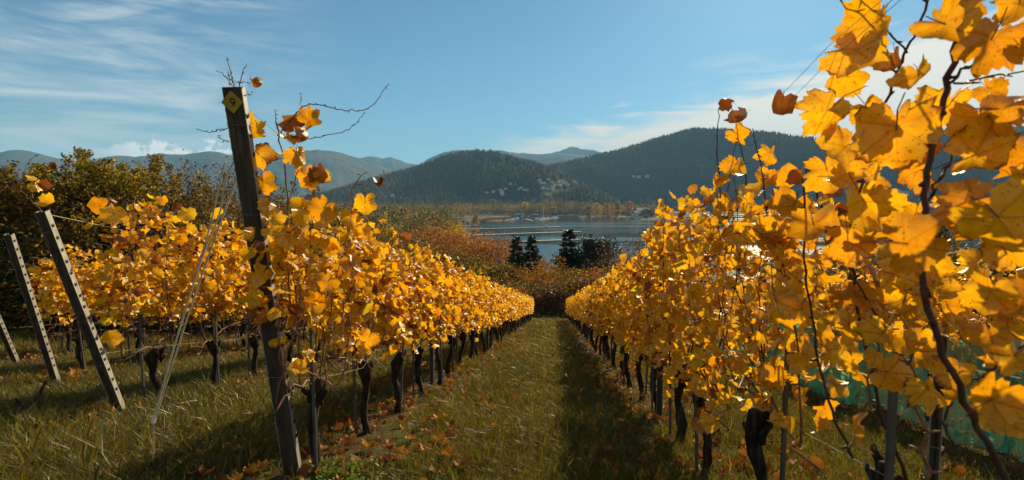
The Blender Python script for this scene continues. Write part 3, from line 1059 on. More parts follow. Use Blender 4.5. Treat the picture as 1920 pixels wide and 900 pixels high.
for px, py, d, r, sd, lab in [
        (968, 441, 64, 2.7, 1, 'slim dark spruce, leftmost of the spruces before the lake'),
        (997, 440, 66, 3.2, 2, 'dark spruce second from the left, right of the slim one'),
        (1067, 427, 62, 4.4, 3, 'largest dark spruce standing against the open water')]:
    conifer('spruce', lab, 'dark conifers before the lake', at_ground(px, d), top_h(px, py, d), r, sd, 0.05, 1.55)
b = at_ground(1118, 64)
tree('broad_conifer', 'broad rounded dark green conifer right of the largest spruce', 'tree', 'dark conifers before the lake', b, top_h(1118, 428, 64), 3.2, F_PINE, 15000, .15, 61, .06, .014, 30, 4, 1.0, 0.2)
b = at_ground(1735, 30)
tree('round_tree', 'round dark green tree behind the foreground leaves at the right', 'tree', None, b, top_h(1735, 385, 30), 2.1, F_OLIVE, 15000, .075, 62, .06, .014, 30, 4, 1.0, 0.2)
for i, (px, py, d, lab) in enumerate([
        (1640, 425, 26, 'dark shrub left of the round tree behind the netted vine row'),
        (1820, 430, 24, 'dark shrub right of the round tree behind the netted vine row'),
        (1900, 415, 24, 'dark shrub at the right edge behind the netted vine row'),
        (1550, 452, 30, 'olive shrub behind the tall right vines'),
        (1450, 462, 34, 'olive shrub behind the right vines, farther off')]):
    tree('slope_shrub', lab, 'shrub', 'trees and shrubs on the slope to the lake', at_ground(px, d), top_h(px, py, d), 2.0, F_OLIVE, 7000, .075, 330 + i, .03, .012, 20, 4, 1.0, .24, None, 3)

# single trees one can tell apart at the lake shore
for i, (px, py, d, r, mt, lab) in enumerate([
        (1122, 376, 1180, 9, F_GOLD, 'pale golden tree on the far shore, left of two'),
        (1140, 377, 1190, 10, F_ORANGE, 'broad orange tree on the far shore beside the pale golden one'),
        (1157, 375, 1200, 6, F_ORANGE, 'slender orange tree on the far shore near the castle'),
        (1178, 373, 1230, 9, F_ORANGE, 'orange tree just left of the white castle'),
        (1104, 381, 1200, 10, F_WOOD, 'brown green tree left of the pale golden tree on the far shore'),
        (1078, 380, 1440, 16, F_WOOD, 'wide pale green tree at the edge of the lakeside wood'),
        (1040, 385, 1440, 8, F_GOLD, 'yellow tree at the water behind the marina'),
        (893, 398, 900, 6, F_GOLD, 'yellow tree right of the boat rack on the shore'),
        (988, 375, 1460, 10, F_GOLD, 'bright yellow tree top in the lakeside wood'),
        (1213, 388, 1130, 11, F_PINE, 'dark bush on the bank below the castle')]):
    tree('shore_tree', lab, 'tree', 'trees on the lake shore', at_ground(px, d), max(6, top_h(px, py, d)), r, mt, 1500, 1.0, 400 + i, 0.15, 0.015, 14, 3, 1.0, 0.24)

# ------------------------------------------------------------------ lakeside things far off
M_WHITE = simple_mat('white_render', [(0.3, (0.42, 0.41, 0.39)), (0.7, (0.56, 0.55, 0.52))], 0.3, 0.8)
M_ROOF = simple_mat('brown_roof', [(0.3, (0.10, 0.05, 0.035)), (0.7, (0.19, 0.10, 0.07))], 0.5, 0.8)
M_ROOFG = simple_mat('grey_roof', [(0.3, (0.12, 0.12, 0.13)), (0.7, (0.24, 0.24, 0.25))], 0.5, 0.7)
M_GLASS = simple_mat('window_dark', [(0.3, (0.03, 0.035, 0.04)), (0.7, (0.06, 0.065, 0.07))], 1, 0.15, 0.6)
M_DECK = simple_mat('pier_deck', [(0.3, (0.42, 0.36, 0.28)), (0.7, (0.62, 0.55, 0.45))], 0.8, 0.85)
M_PILE = simple_mat('pier_pile', [(0.3, (0.05, 0.045, 0.04)), (0.7, (0.12, 0.10, 0.08))], 1, 0.9)
M_BOATW = simple_mat('boat_white', [(0.3, (0.70, 0.70, 0.70)), (0.7, (0.82, 0.82, 0.82))], 1, 0.35, 0.5)
M_BOATB = simple_mat('boat_blue', [(0.3, (0.02, 0.12, 0.30)), (0.7, (0.04, 0.20, 0.42))], 1, 0.4, 0.5)
M_YEL = simple_mat('yellow_panel', [(0.3, (0.50, 0.30, 0.03)), (0.7, (0.68, 0.45, 0.05))], 1, 0.6)
M_REED = simple_mat('reed_bank', [(0.3, (0.20, 0.10, 0.05)), (0.7, (0.36, 0.20, 0.10))], 0.3, 0.9)


def house(p, wdt, dep, hgt, rotz, label, roofm, cat='house', group=None, name='house', rows=1, cols=3):
    t = thing(name, label, cat, p, rotz, group)
    m = MB()
    m.box((0, 0, hgt / 2 - 1.5), (wdt, dep, hgt + 3))
    m.build('wall', M_WHITE, t)
    rf = MB()
    o, rh = 0.6, hgt * 0.42
    x, y = wdt / 2 + o, dep / 2 + o
    z = hgt + 0.02
    rf.add([(-x, -y, z), (x, -y, z), (x, y, z), (-x, y, z), (-x * 0.82, 0, z + rh), (x * 0.82, 0, z + rh)], [(0, 1, 5, 4), (2, 3, 4, 5), (1, 2, 5), (3, 0, 4), (3, 2, 1, 0)])
    roof = rf.build('roof', roofm, t)
    c = MB()
    c.box((wdt * 0.2, dep * 0.12, z + rh * 0.9), (0.9, 0.9, rh * 0.8))
    c.build('chimney', M_ROOF, roof)
    wm = MB()
    ww, wh = wdt / (cols * 2.2), hgt / (rows * 2.2)
    wm.box((0, 0, 0), (ww, 0.16, wh))
    me = wm.mesh('window', M_GLASS)
    for r in range(rows):
        for k in range(cols):
            link('window', me, t, (-wdt / 2 + wdt * (k + 0.5) / cols, -dep / 2 - 0.03, hgt * (r + 0.55) / rows))
    return t


for i, (px, py) in enumerate(HOUSES):
    p = hit(px, py)
    if p is None:
        continue
    sc = math.hypot(p.x, p.y) / 2200
    wdt = rnd.uniform(11, 17) * sc
    side = 'in the valley village' if 900 < px < 1100 else ('on the slope right of the village' if px > 1100 else 'at the foot of the hill left of the lake')
    house(p, wdt, wdt * 0.7, wdt * rnd.uniform(0.38, 0.55), YAW + rnd.uniform(-0.5, 0.5),
          'small white house ' + side, rnd.choice([M_ROOF, M_ROOFG, M_ROOFG]), 'house', 'white houses ' + side)

# far houses across the water on the right
for i, (px, py) in enumerate([(1668, 363), (1676, 367), (1683, 362), (1690, 370), (1697, 365), (1660, 368)]):
    p = hit(px, py, 1700, 3300)
    if p is not None:
        house(p, rnd.uniform(16, 24), 13, 8, YAW + rnd.uniform(-.4, .4) - .6, 'small pale house across the water at the right, between foreground leaves', M_ROOFG, 'house', 'houses across the water at the right')

# the castle
pc = at_ground(1203, 1215)
pc.z = LAKE + 4
house(pc, 40, 22, 15, YAW + 0.35, 'white castle with two rows of windows and a brown hipped roof on the far shore', M_ROOF, 'castle', None, 'castle', 2, 7)
pc2 = at_ground(1191, 1195)
pc2.z = LAKE + 3
house(pc2, 13, 16, 11, YAW + 0.35, 'white side wing at the left end of the castle', M_ROOF, 'castle wing', None, 'castle_wing', 2, 3)


def on_water(px, py, z=LAKE):
    d = ray(px, py)
    k = (z - HC) / d.z
    return CP + d * k


def pier(a, b, wdt, label):
    A, B = on_water(*a), on_water(*b)
    A.z = B.z = 0
    v = B - A
    L = v.length
    ang = math.atan2(v.y, v.x)
    t = thing('pier', label, 'pier', (A.x, A.y, LAKE), ang, 'bathing piers on the lake')
    m = MB()
    n = int(L / 6)
    for k in range(n):                      # deck sections with open joints
        m.box((L * (k + 0.5) / n, 0, 1.15 + 0.03 * (k % 2)), (L / n - 0.25, wdt, 0.30))
    m.build('deck', M_DECK, t)
    b_ = MB()
    for s in (-1, 1):
        b_.box((L / 2, s * (wdt / 2 - 0.15), 0.82), (L, 0.3, 0.34))
    b_.build('beam', M_PILE, t)
    pm = MB()
    pm.tube([(0, 0, -3), (0, 0, 1.0)], 0.22, 6)
    me = pm.mesh('pile', M_PILE)
    for k in range(0, n + 1, 2):
        for s in (-1, 1):
            link('pile', me, t, (L * k / n, s * (wdt / 2 - 0.5), 0))
    lm_ = MB()
    lm_.tube([(0, 0, 1.3), (0, 0, 5.2)], 0.12, 5)
    lm_.box((0, 0, 5.3), (0.7, 0.7, 0.35))
    me2 = lm_.mesh('lamp_post', M_WHITE)
    for k in (0.3, 0.62, 0.93):
        link('lamp_post', me2, t, (L * k, wdt / 2 - 0.4, 0))
    hm = MB()
    hm.box((0, 0, 2.3), (3.0, wdt * 0.7, 2.0))
    hm.box((0, 0, 3.4), (3.6, wdt * 0.85, 0.2))
    link('shelter', hm.mesh('shelter', M_DECK), t, (L * 0.84, 0, 0))
    return t


pier((863, 431.5), (1052, 426), 5.0, 'long wooden pier farthest out, nearest the moored boats')
pier((880, 442.5), (1089, 435.5), 5.5, 'longest wooden pier, middle of the three across the lake')
pier((978, 454.5), (1112, 449.5), 4.5, 'nearest wooden pier, behind the dark spruces')
pier((858, 425), (897, 424), 4.0, 'short wooden landing stage below the boat rack at the left shore')


def boat(p, L, rotz, label, hull, mast=False, cabin=True, group='boats in the marina'):
    t = thing('boat' if not mast else 'sailing_boat', label, 'boat', p, rotz, group)
    m = MB()
    P = []
    secs = [(-0.5, 0.13, 0.0), (-0.25, 0.17, -0.02), (0.1, 0.17, -0.02), (0.35, 0.10, 0.02), (0.5, 0.012, 0.05)]
    for x, h, z in secs:
        P += [(x * L, -h * L, 0.13 * L + z * L), (x * L, -h * 0.6 * L, -0.03 * L), (x * L, h * 0.6 * L, -0.03 * L), (x * L, h * L, 0.13 * L + z * L)]
    F = []
    for i in range(4):
        for j in range(3):
            a = i * 4 + j
            F.append((a, a + 4, a + 5, a + 1))
        F.append((i * 4 + 3, i * 4 + 7, i * 4 + 4, i * 4))
    F.append((0, 1, 2, 3))
    m.add(P, F)
    m.build('hull', hull, t)
    if cabin:
        c = MB()
        c.box((-0.05 * L, 0, 0.18 * L), (0.36 * L, 0.2 * L, 0.12 * L), None, 0, 0.8)
        cb = c.build('cabin', M_BOATW, t)
        g_ = MB()
        g_.box((-0.05 * L, 0, 0.19 * L), (0.33 * L, 0.19 * L, 0.04 * L))
        g_.build('window', M_GLASS, cb)
    if mast:
        c = MB()
        c.tube([(0.05 * L, 0, 0.1 * L), (0.05 * L, 0, 1.35 * L)], 0.012 * L, 5)
        c.build('mast', M_BOATW, t)
        c = MB()
        c.tube([(0.05 * L, 0, 0.3 * L), (-0.4 * L, 0, 0.32 * L)], 0.02 * L, 5)
        c.build('boom', M_BOATB, t)
    return t


for i, (px, py, L, mast, hl, lab) in enumerate([
        (958, 412.5, 16, False, M_BOATW, 'white motor boat, leftmost of the boats off the reed spit'),
        (968, 410.5, 14, False, M_BOATW, 'white motor boat second from the left off the reed spit'),
        (980, 407.5, 17, False, M_BOATB, 'blue motor boat before the dark boathouse'),
        (991, 408, 15, False, M_BOATB, 'blue boat between the boathouse and the sailing boats'),
        (1008, 411.5, 17, True, M_BOATW, 'white sailing boat left of the tall mast'),
        (1018, 411, 20, True, M_BOATW, 'white sailing boat with the tallest mast in the marina'),
        (1027, 409.5, 14, False, M_BOATW, 'white motor boat right of the tall mast'),
        (1040, 407.5, 15, False, M_BOATW, 'white motor boat at the right end of the marina'),
        (1046, 405.5, 13, False, M_BOATB, 'blue motor boat at the right end of the marina'),
        (1093, 408.5, 13, False, M_BOATW, 'white boat moored at the yellow landing, left one'),
        (1110, 406.5, 13, False, M_BOATW, 'white boat moored at the yellow landing, right one')]):
    p = on_water(px, py)
    boat((p.x, p.y, LAKE + 0.1), L, YAW + rnd.uniform(-0.5, 2.2), lab, hl, mast)

# mooring jetties of the marina
for a, b, lab in [((946, 414), (972, 409), 'narrow mooring jetty beside the leftmost white boats'), ((985, 411), (1000, 415), 'short mooring jetty before the blue boats'), ((1012, 413.5), (1046, 408.5), 'mooring jetty under the sailing boats'), ((1086, 407), (1124, 404), 'low yellowish landing before the golden trees')]:
    A, B = on_water(*a), on_water(*b)
    v = B - A
    t = thing('jetty', lab, 'jetty', (A.x, A.y, LAKE), math.atan2(v.y, v.x))
    m = MB()
    n = 6
    for k in range(n):
        m.box((v.length * (k + 0.5) / n, 0, 0.9), (v.length / n - 0.4, 3.2, 0.4))
    m.build('deck', M_DECK if 'yellow' not in lab else M_YEL, t)
    m = MB()
    for k in range(n + 1):
        m.tube([(v.length * k / n, 1.2, -2), (v.length * k / n, 1.2, 1.9)], 0.25, 5)
    tag(m.build('piles', M_PILE, t), kind='stuff')

for px, py, w_, h_, mt, lab in [(975, 405.5, 24, 6, M_BOATB, 'dark blue boathouse with a flat white roof behind the marina'), (1003, 405.5, 18, 5, M_PILE, 'dark boathouse behind the sailing boats'), (1044, 403.5, 20, 7, M_PILE, 'dark boathouse at the right end of the marina')]:
    p = on_water(px, py)
    t = thing('boathouse', lab, 'boathouse', (p.x, p.y, LAKE), YAW + 0.2)
    m = MB(); m.box((0, 0, h_ / 2), (w_, 10, h_)); m.build('wall', mt, t)
    m = MB(); m.box((0, 0, h_ + 0.4), (w_ + 2, 12, 0.8), None, 0, 0.9); m.build('roof', M_WHITE, t)
    m = MB(); m.box((0, -5.05, h_ * 0.4), (w_ * 0.4, 0.15, h_ * 0.75)); m.build('door', M_GLASS, t)

# reed spit
m = MB()
g = np.random.default_rng(5)
cs = []
for k in range(60):
    u = k / 59
    q = on_water(903 + 62 * u, 415.5 - 6.0 * u ** 0.8)
    cs.append((q.x, q.y, LAKE + 1.0, 5.0 * (1 - 0.5 * u)))
V, F = leaf_cloud(np.array(cs) * np.array([1, 1, 1, 0.6]), 5000, 1.3, g)
V[:, 2] = np.abs(V[:, 2] - LAKE) + LAKE - 0.2
tag(link('reed_bank', mesh_np('reed_bank', V, F, M_REED)), kind='stuff')

# the rack of stored pedal boats at the left shore
p = at_ground(872, 905)
p.z = LAKE + 0.8
t = thing('boat_rack', 'steel rack for stored boats on the left lake shore', 'rack', p, YAW)
m = MB()
for x in (-9, 0, 9):
    for y in (-3, 3):
        m.tube([(x, y, -2), (x, y, 14)], 0.3, 5)
for z in (3, 7.5, 12):
    for y in (-3, 3):
        m.tube([(-9, y, z), (9, y, z)], 0.25, 5)
m.build('frame', M_WHITE, t)
m = MB(); m.box((-3, -3.4, 9.6), (5, 0.3, 3)); m.build('panel', M_YEL, t)
k = 0
words = ['lowest shelf', 'middle shelf', 'top shelf']
for iz, z in enumerate((3.3, 7.8, 12.3)):
    for x, wd_ in ((-5, 'left'), (4, 'right')):
        q = Matrix.Rotation(YAW, 3, 'Z') @ Vector((x, 0, z))
        boat(Vector(p) + q + Vector((0, 0, 0.4)), 8.5, YAW + 0.1 * k, ('blue' if k % 2 == 0 else 'white') + ' boat stored on the ' + words[iz] + ' of the shore rack, ' + wd_ + ' one', M_BOATB if k % 2 == 0 else M_BOATW, False, k % 2 == 1, 'boats stored on the shore rack')
        k += 1

# ------------------------------------------------------------------ vine leaves
LOBE_A = [0, 10, 24, 33, 46, 60, 74, 86, 98, 112, 128, 145, 160, 171, 180]
LOBE_R = [1.0, .90, .74, .66, .84, .92, .80, .66, .60, .70, .70, .60, .50, .34, .10]


def leaf_outline(n, g, teeth=0.05, asym=0.06):
    out = []
    jr = 1 + asym * g.normal(size=2)
    deep = g.uniform(0.15, 0.75)
    for i in range(n):
        a = -180 + 360 * (i + 0.5) / n
        r = float(np.interp(abs(a), LOBE_A, LOBE_R))
        mean = 0.80 if abs(a) < 120 else r
        r = mean + (r - mean) * deep
        r *= jr[0] if a < 0 else jr[1]
        r *= 1 + teeth * (1 if i % 2 else -1) * (abs(a) < 160) + 0.035 * g.normal()
        out.append((r, R_(a)))
    return out


def leaf_geo(n, g, cup=0.25, fold=0.18, wave=0.08, curl=0.0, petiole=True, rings=1, tooth=0.05, bites=0):
    """verts, faces, mat index, lp attribute; blade base at the origin, tip along +Y, unit length about 1"""
    O = leaf_outline(n, g, tooth)
    for _ in range(bites):
        k = int(g.integers(0, n))
        for q, f in ((-1, 0.9), (0, 0.72), (1, 0.86)):
            r_, a_ = O[(k + q) % n]
            O[(k + q) % n] = (r_ * f, a_)
    V, F, MI, LP = [], [], [], []
    ph = g.uniform(0, 6.28)
    fx, fy = g.normal() * 0.12, g.normal() * 0.12

    def lift(x, y, q):
        r2 = x * x + y * y
        z = cup * r2 * 0.5 + fold * abs(x) - wave * q * math.sin(4 * math.atan2(x, y) + ph) * math.sqrt(r2) + fx * x * y + fy * y * y
        if curl:
            z += curl * (max(0, y - 0.1) ** 2 * 0.9 + x * x * 0.8)
            x, y = x * (1 - 0.28 * curl * abs(x)), y * (1 - 0.18 * curl * max(0, y))
        return (x, y, z)

    def put(x, y, q):
        V.append(lift(x, y, q))
        LP.append((x, y, q))

    put(0.0, 0.12, 0.0)
    ring_prev = None
    if rings:
        h = n // 2
        for i in range(h):
            r = (O[2 * i][0] + O[2 * i + 1][0]) / 2
            a = (O[2 * i][1] + O[2 * i + 1][1]) / 2
            put(r * 0.56 * math.sin(a), r * 0.56 * math.cos(a) + 0.05, 0.56)
            V[-1] = (V[-1][0], V[-1][1], V[-1][2] + 0.035 * g.normal())
        for i in range(h):
            F.append((0, 1 + (i + 1) % h, 1 + i))
        b = 1 + h
        for r, a in O:
            put(r * math.sin(a), r * math.cos(a), 1.0)
        for i in range(h):
            j = (i + 1) % h
            o0, o1, o2 = b + 2 * i, b + 2 * i + 1, b + (2 * i + 2) % n
            F.append((1 + i, o1, o0))
            F.append((1 + i, 1 + j, o1))
            F.append((1 + j, o2, o1))
    else:
        for r, a in O:
            put(r * math.sin(a), r * math.cos(a), 1.0)
        for i in range(n):
            F.append((0, 1 + (i + 1) % n, 1 + i))
    MI = [0] * len(F)
    if petiole:
        b = len(V)
        L = g.uniform(0.6, 1.0)
        bend = g.uniform(-0.3, 0.3)
        pp = [Vector((0, 0.06, 0.0)), Vector((bend * 0.2, -L * 0.5, -0.10)), Vector((bend, -L, -0.34))]
        for k, p in enumerate(pp):
            rr = 0.021 - 0.003 * k
            for j in range(3):
                V.append((p.x + rr * math.cos(2.094 * j), p.y, p.z + rr * math.sin(2.094 * j)))
                LP.append((0, 0, 0))
        for k in range(2):
            for j in range(3):
                a0, a1 = b + 3 * k + j, b + 3 * k + (j + 1) % 3
                F.append((a0, a1, a1 + 3))
                F.append((a0, a1 + 3, a0 + 3))
                MI += [1, 1]
    return np.array(V), np.array(F), MI, np.array(LP)


def leaf_mesh(name, geo, mats):
    V, F, MI, LP = geo
    me = mesh_np(name, V, F, mats, smooth=True, mi=MI)
    at = me.attributes.new('lp', 'FLOAT_VECTOR', 'POINT')
    at.data.foreach_set('vector', LP.astype(np.float32).ravel())
    return me


gl = np.random.default_rng(77)
LEAVES = [leaf_mesh('vine_leaf', leaf_geo(20, gl, gl.uniform(-0.3, 0.8), gl.uniform(0.0, 0.4), 0.16, gl.uniform(-0.3, 0.4)), [M_LEAF, M_PET]) for _ in range(14)]
LEAVES += [leaf_mesh('vine_leaf', leaf_geo(20, gl, gl.uniform(0.2, 0.6), gl.uniform(0.1, 0.4), 0.14, gl.uniform(0.3, 0.8)), [M_LEAF, M_PET]) for _ in range(4)]
LEAVES_HI = [leaf_mesh('vine_leaf_large', leaf_geo(46, gl, gl.uniform(-0.2, 0.7), gl.uniform(0.0, 0.4), 0.22, gl.uniform(-0.2, 0.7), True, 1, 0.04, 3), [M_LEAFN, M_PET]) for _ in range(10)]
LEAVES_DRY = [leaf_mesh('dry_vine_leaf', leaf_geo(20, gl, 0.5, 0.5, 0.22, gl.uniform(0.9, 1.6)), [M_LEAFB, M_PET]) for _ in range(5)]
LEAVES_FALL = [leaf_mesh('fallen_leaf', leaf_geo(18, gl, gl.uniform(0.2, 0.9), gl.uniform(0.1, 0.5), 0.2, gl.uniform(0.0, 0.9), True), [M_LITTER, M_PET]) for _ in range(9)]
LEAF_LO = [leaf_geo(10, gl, gl.uniform(0.0, 0.6), gl.uniform(0.0, 0.4), 0.1, 0.0, False, 0, 0.10) for _ in range(8)]


def frames(n, d, s):
    """stack of 3x3 matrices from normals n, tip directions d, sizes s"""
    n = n / np.linalg.norm(n, axis=1)[:, None]
    d = d - n * (n * d).sum(1)[:, None]
    d = d / np.linalg.norm(d, axis=1)[:, None]
    x = np.cross(d, n)
    return np.stack([x * s[:, None], d * s[:, None], n * s[:, None]], -1)


def foliage_mesh(name, P, M, g, mat):
    """many low leaves joined"""
    Vs, Fs, Ls = [], [], []
    b = 0
    k = g.integers(0, len(LEAF_LO), len(P))
    for q in range(len(LEAF_LO)):
        sel = np.nonzero(k == q)[0]
        if len(sel) == 0:
            continue
        v, f, _, lp = LEAF_LO[q]
        W_ = np.einsum('nij,vj->nvi', M[sel], v) + P[sel][:, None]
        Vs.append(W_.reshape(-1, 3))
        off = b + np.arange(len(sel)) * len(v)
        Fs.append((f[None] + off[:, None, None]).reshape(-1, 3))
        Ls.append(np.tile(lp, (len(sel), 1)))
        b += len(sel) * len(v)
    me = mesh_np(name, np.concatenate(Vs), np.concatenate(Fs), [mat], smooth=True)
    at = me.attributes.new('lp', 'FLOAT_VECTOR', 'POINT')
    at.data.foreach_set('vector', np.concatenate(Ls).astype(np.float32).ravel())
    return me


# ------------------------------------------------------------------ vine woodwork (shared meshes)
def trunk_mesh(seed, hh, lean=0.0):
    g = np.random.default_rng(seed)
    n, sides = 11, 9
    V, F = [], []
    ph = g.uniform(0, 6.28, 4)
    for i in range(n):
        t = i / (n - 1)
        z = -0.12 + (hh + 0.12) * t
        cx = 0.035 * math.sin(2.2 * t * 3 + ph[0]) + lean * t * t
        cyy = 0.035 * math.sin(1.7 * t * 3 + ph[1]) + 0.05 * g.normal() * 0.3
        r = 0.036 + 0.012 * (1 - t) + 0.034 * math.exp(-((t - 0.90) / 0.12) ** 2) + 0.006 * g.normal()
        if i == n - 1:
            r *= 0.55
        for j in range(sides):
            a = 2 * math.pi * j / sides
            rr = r * (1 + 0.22 * math.sin(3 * a + ph[2] + 4 * t) + 0.16 * g.normal())
            V.append((cx + rr * math.cos(a), cyy + rr * math.sin(a), z))
    for i in range(n - 1):
        for j in range(sides):
            k = (j + 1) % sides
            F.append((i * sides + j, i * sides + k, (i + 1) * sides + k, (i + 1) * sides + j))
    F.append(tuple((n - 1) * sides + j for j in range(sides)))
    mb = MB()
    mb.add(V, F)
    # knuckles and stubs on the head
    for q in range(5):
        a = g.uniform(0, 6.28)
        z = hh * g.uniform(0.78, 0.98)
        p = Vector((math.cos(a) * 0.045 + lean * 0.8, math.sin(a) * 0.06, z))
        e = p + Vector((math.cos(a) * 0.05, math.sin(a) * 0.09, g.uniform(0.0, 0.06)))
        mb.tube([p * 0.9 + Vector((0, 0, 0.1 * z)) * 0, p, e], [0.026, 0.030, 0.016], 6)
    return mb.mesh('trunk', M_BARK, True)


TRUNKS = [trunk_mesh(500 + i, 0.60, l) for i, l in enumerate((0, 0.05, -0.04, 0.02, 0.08, -0.06, 0.0))]


def cane_mesh(seed, wig=0.06, r0=0.0052):
    g = np.random.default_rng(seed)
    P, Rr = [], []
    ax, ay = g.normal(size=2) * wig
    n = 12
    for i in range(n + 1):
        t = i / n
        k = 0.014 * (1 if i % 2 else -1)
        P.append((ax * math.sin(t * 3.0) + k * g.uniform(0.2, 1), ay * math.sin(t * 2.4) + k * g.uniform(0.2, 1), t))
        Rr.append(r0 * (1 - 0.6 * t))
    mb = MB()
    mb.tube(P, Rr, 5)
    for i in range(1, n):                     # nodes and tendril stubs
        p = Vector(P[i])
        s = 1 if i % 2 else -1
        mb.tube([p, p + Vector((0.012 * s, 0.02 * s, 0.012))], [r0 * 1.25, r0 * 0.5], 4)
    return mb.mesh('cane', M_CANE, True)


CANES = [cane_mesh(600 + i) for i in range(9)]


def arm_mesh(seed):
    g = np.random.default_rng(seed)
    P = [(0, 0, 0)]
    for i in range(1, 8):
        t = i / 7
        P.append((0.03 * g.normal() * t, 0.42 * t, 0.05 * math.sin(t * 3.1) + 0.015 * g.normal()))
    mb = MB()
    mb.tube(P, [0.010 - 0.004 * i / 7 for i in range(8)], 5)
    return mb.mesh('arm', M_CANE, True)


ARMS = [arm_mesh(640 + i) for i in range(4)]


def stake_mesh():
    mb = MB()
    mb.box((0, 0, 0.42), (0.018, 0.012, 1.1))
    mb.box((0.0, 0.011, 0.42), (0.006, 0.010, 1.1))
    for z in (0.3, 0.5, 0.7):
        mb.tube([(-0.02, 0.0, z), (0.02, 0.012, z + 0.006)], 0.0022, 4)
    return mb.mesh('vine_stake', M_STAKE)


STAKE = stake_mesh()
ORD = ['first', 'second', 'third', 'fourth', 'fifth', 'sixth', 'seventh', 'eighth', 'ninth', 'tenth', 'eleventh', 'twelfth', 'thirteenth', 'fourteenth', 'fifteenth', 'sixteenth']
ROWN = dict(L1='numbered row', R1='row right of the path', L2='second row left of the path', L3='third row left of the path', L4='fourth row left of the path', L5='fifth row left of the path', R2='netted row at the right', R3='row behind the netted row')
N_IND = 0
FIRST = {}


def vine(row, idx, X, y, top, bot, nleaf, ind, size=0.066, thick=0.15, spacing=0.84, dens_low=1.0, head=0.60, seed=0, hi=False, canes=7, yjit=0.5):
    global N_IND
    g = np.random.default_rng(seed)
    zb = gz(X, y)
    near = idx < len(ORD)
    grp = 'grapevines of the ' + ROWN[row]
    lab = ORD[idx] + ' grapevine from the near end, in the ' + ROWN[row] if near else 'small golden grapevine in the far stretch of the ' + ROWN[row]
    t = thing('grapevine', lab, 'grapevine', (X, y, zb), 0, grp)
    o = link('trunk', TRUNKS[int(g.integers(0, len(TRUNKS)))], t)
    kk = 0.72 if (row == 'R1' and idx < 4) else 1.0
    o.scale = (g.uniform(0.62, 0.85) * kk, g.uniform(0.62, 0.85) * kk * (1 if g.random() < .5 else -1), head / 0.60)
    if canes > 2:
        for s in (-1, 1):
            o = link('arm', ARMS[int(g.integers(0, len(ARMS)))], t, (0, 0, head - 0.01))
            o.rotation_euler = (g.uniform(-0.05, 0.2) * s, 0, 0 if s > 0 else math.pi)
    cane_p = []
    for c in range(canes):
        cy0 = (c + 0.5) / canes * spacing - spacing / 2
        L = (top - head) * g.uniform(0.75, 1.12)
        o = link('cane', CANES[int(g.integers(0, len(CANES)))], t, (g.normal() * 0.03, cy0, head))
        o.rotation_euler = (g.normal() * 0.12, g.normal() * 0.10, g.uniform(0, 6.28))
        o.scale = (1, 1, L)
    n = nleaf
    # height: thinner at the ragged lower rim and at the top
    u = g.beta(1.25, 1.25 if dens_low >= 1 else 1.0, n)
    zz = bot + (top - bot) * u + g.normal(size=n) * 0.04 + 0.10 * (g.random(n) < 0.05) * g.normal(size=n)
    side = np.where(g.random(n) < 0.5, -1.0, 1.0)
    w_ = thick * (0.75 + 0.5 * np.sin(np.clip(u, 0, 1) * math.pi))
    xx = side * w_ * np.sqrt(g.random(n)) + g.normal(size=n) * 0.03
    yy = (g.random(n) - 0.5) * (spacing * 1.12)
    P = np.stack([xx, yy, zz], -1)
    nr = np.stack([side * 0.75, np.full(n, -0.12), np.full(n, 0.36)], -1) + g.normal(size=(n, 3)) * 0.62
    d = np.stack([side * 0.25, np.zeros(n), np.full(n, -0.9)], -1) + g.normal(size=(n, 3)) * 0.45
    s = size * (0.62 + 0.62 * g.random(n))
    M = frames(nr, d, s)
    if not ind:
        link('foliage', foliage_mesh('foliage', P, M, g, M_LEAF), t)['kind'] = 'stuff'
    else:
        pool = LEAVES_HI if hi else LEAVES
        for i in range(n):
            me = pool[int(g.integers(0, len(pool)))] if g.random() > 0.012 else LEAVES_DRY[int(g.integers(0, len(LEAVES_DRY)))]
            o = bpy.data.objects.new('leaf', me)
            m4 = Matrix(M[i].tolist()).to_4x4()
            m4.translation = P[i].tolist()
            o.parent = t
            o.matrix_basis = m4
            COL.objects.link(o)
        N_IND += n
        if n > 120:
            q = int(n * (0.45 if row != 'R1' else 0.3))
            k = g.integers(0, n, q)
            P2 = P[k] * np.array([0.55, 1, 1]) + g.normal(size=(q, 3)) * np.array([0.03, 0.09, 0.09])
            P2[:, 2] = np.maximum(P2[:, 2], bot)
            link('foliage', foliage_mesh('foliage', P2, M[g.integers(0, n, q)], g, M_LEAF), t)['kind'] = 'stuff'
    # its stake
    so_ = link('vine_stake', STAKE, None, (X + g.choice((-0.06, 0.06)), y - 0.05 + g.normal() * 0.02, zb - 0.02))
    so_.rotation_euler = (g.normal() * 0.03, g.normal() * 0.03, g.uniform(-.3, .3))
    tag(so_, ('thin metal stake beside the ' + ORD[idx] + ' grapevine of the ' + ROWN[row]) if near else 'thin metal stake in the far stretch of the ' + ROWN[row], 'stake', 'stakes of the ' + ROWN[row])
    FIRST.setdefault(row, t)
    return t


# L1: the row with the number plate
VINES = {}
y = 2.95
for i in range(36):
    top = float(np.interp(y, [2.9, 3.6, 5, 8, 14, 30], [1.62, 1.62, 1.62, 1.54, 1.52, 1.50]))
    n = int(np.interp(y, [2.9, 3.4, 4.3, 6, 10, 14, 33], [120, 180, 260, 300, 300, 290, 260]))
    VINES['L1', i] = vine('L1', i, ROWS_X['L1'] + 0.02 * math.sin(i * 2.1), y, top, float(np.interp(y, [2.9, 5, 9], [0.80, 0.66, 0.62])), min(n, 298), i < 11, 0.062 if y < 12 else 0.066, 0.15 if y > 4 else 0.12, seed=1000 + i, canes=7 if i < 16 else 3)
    y += 0.84
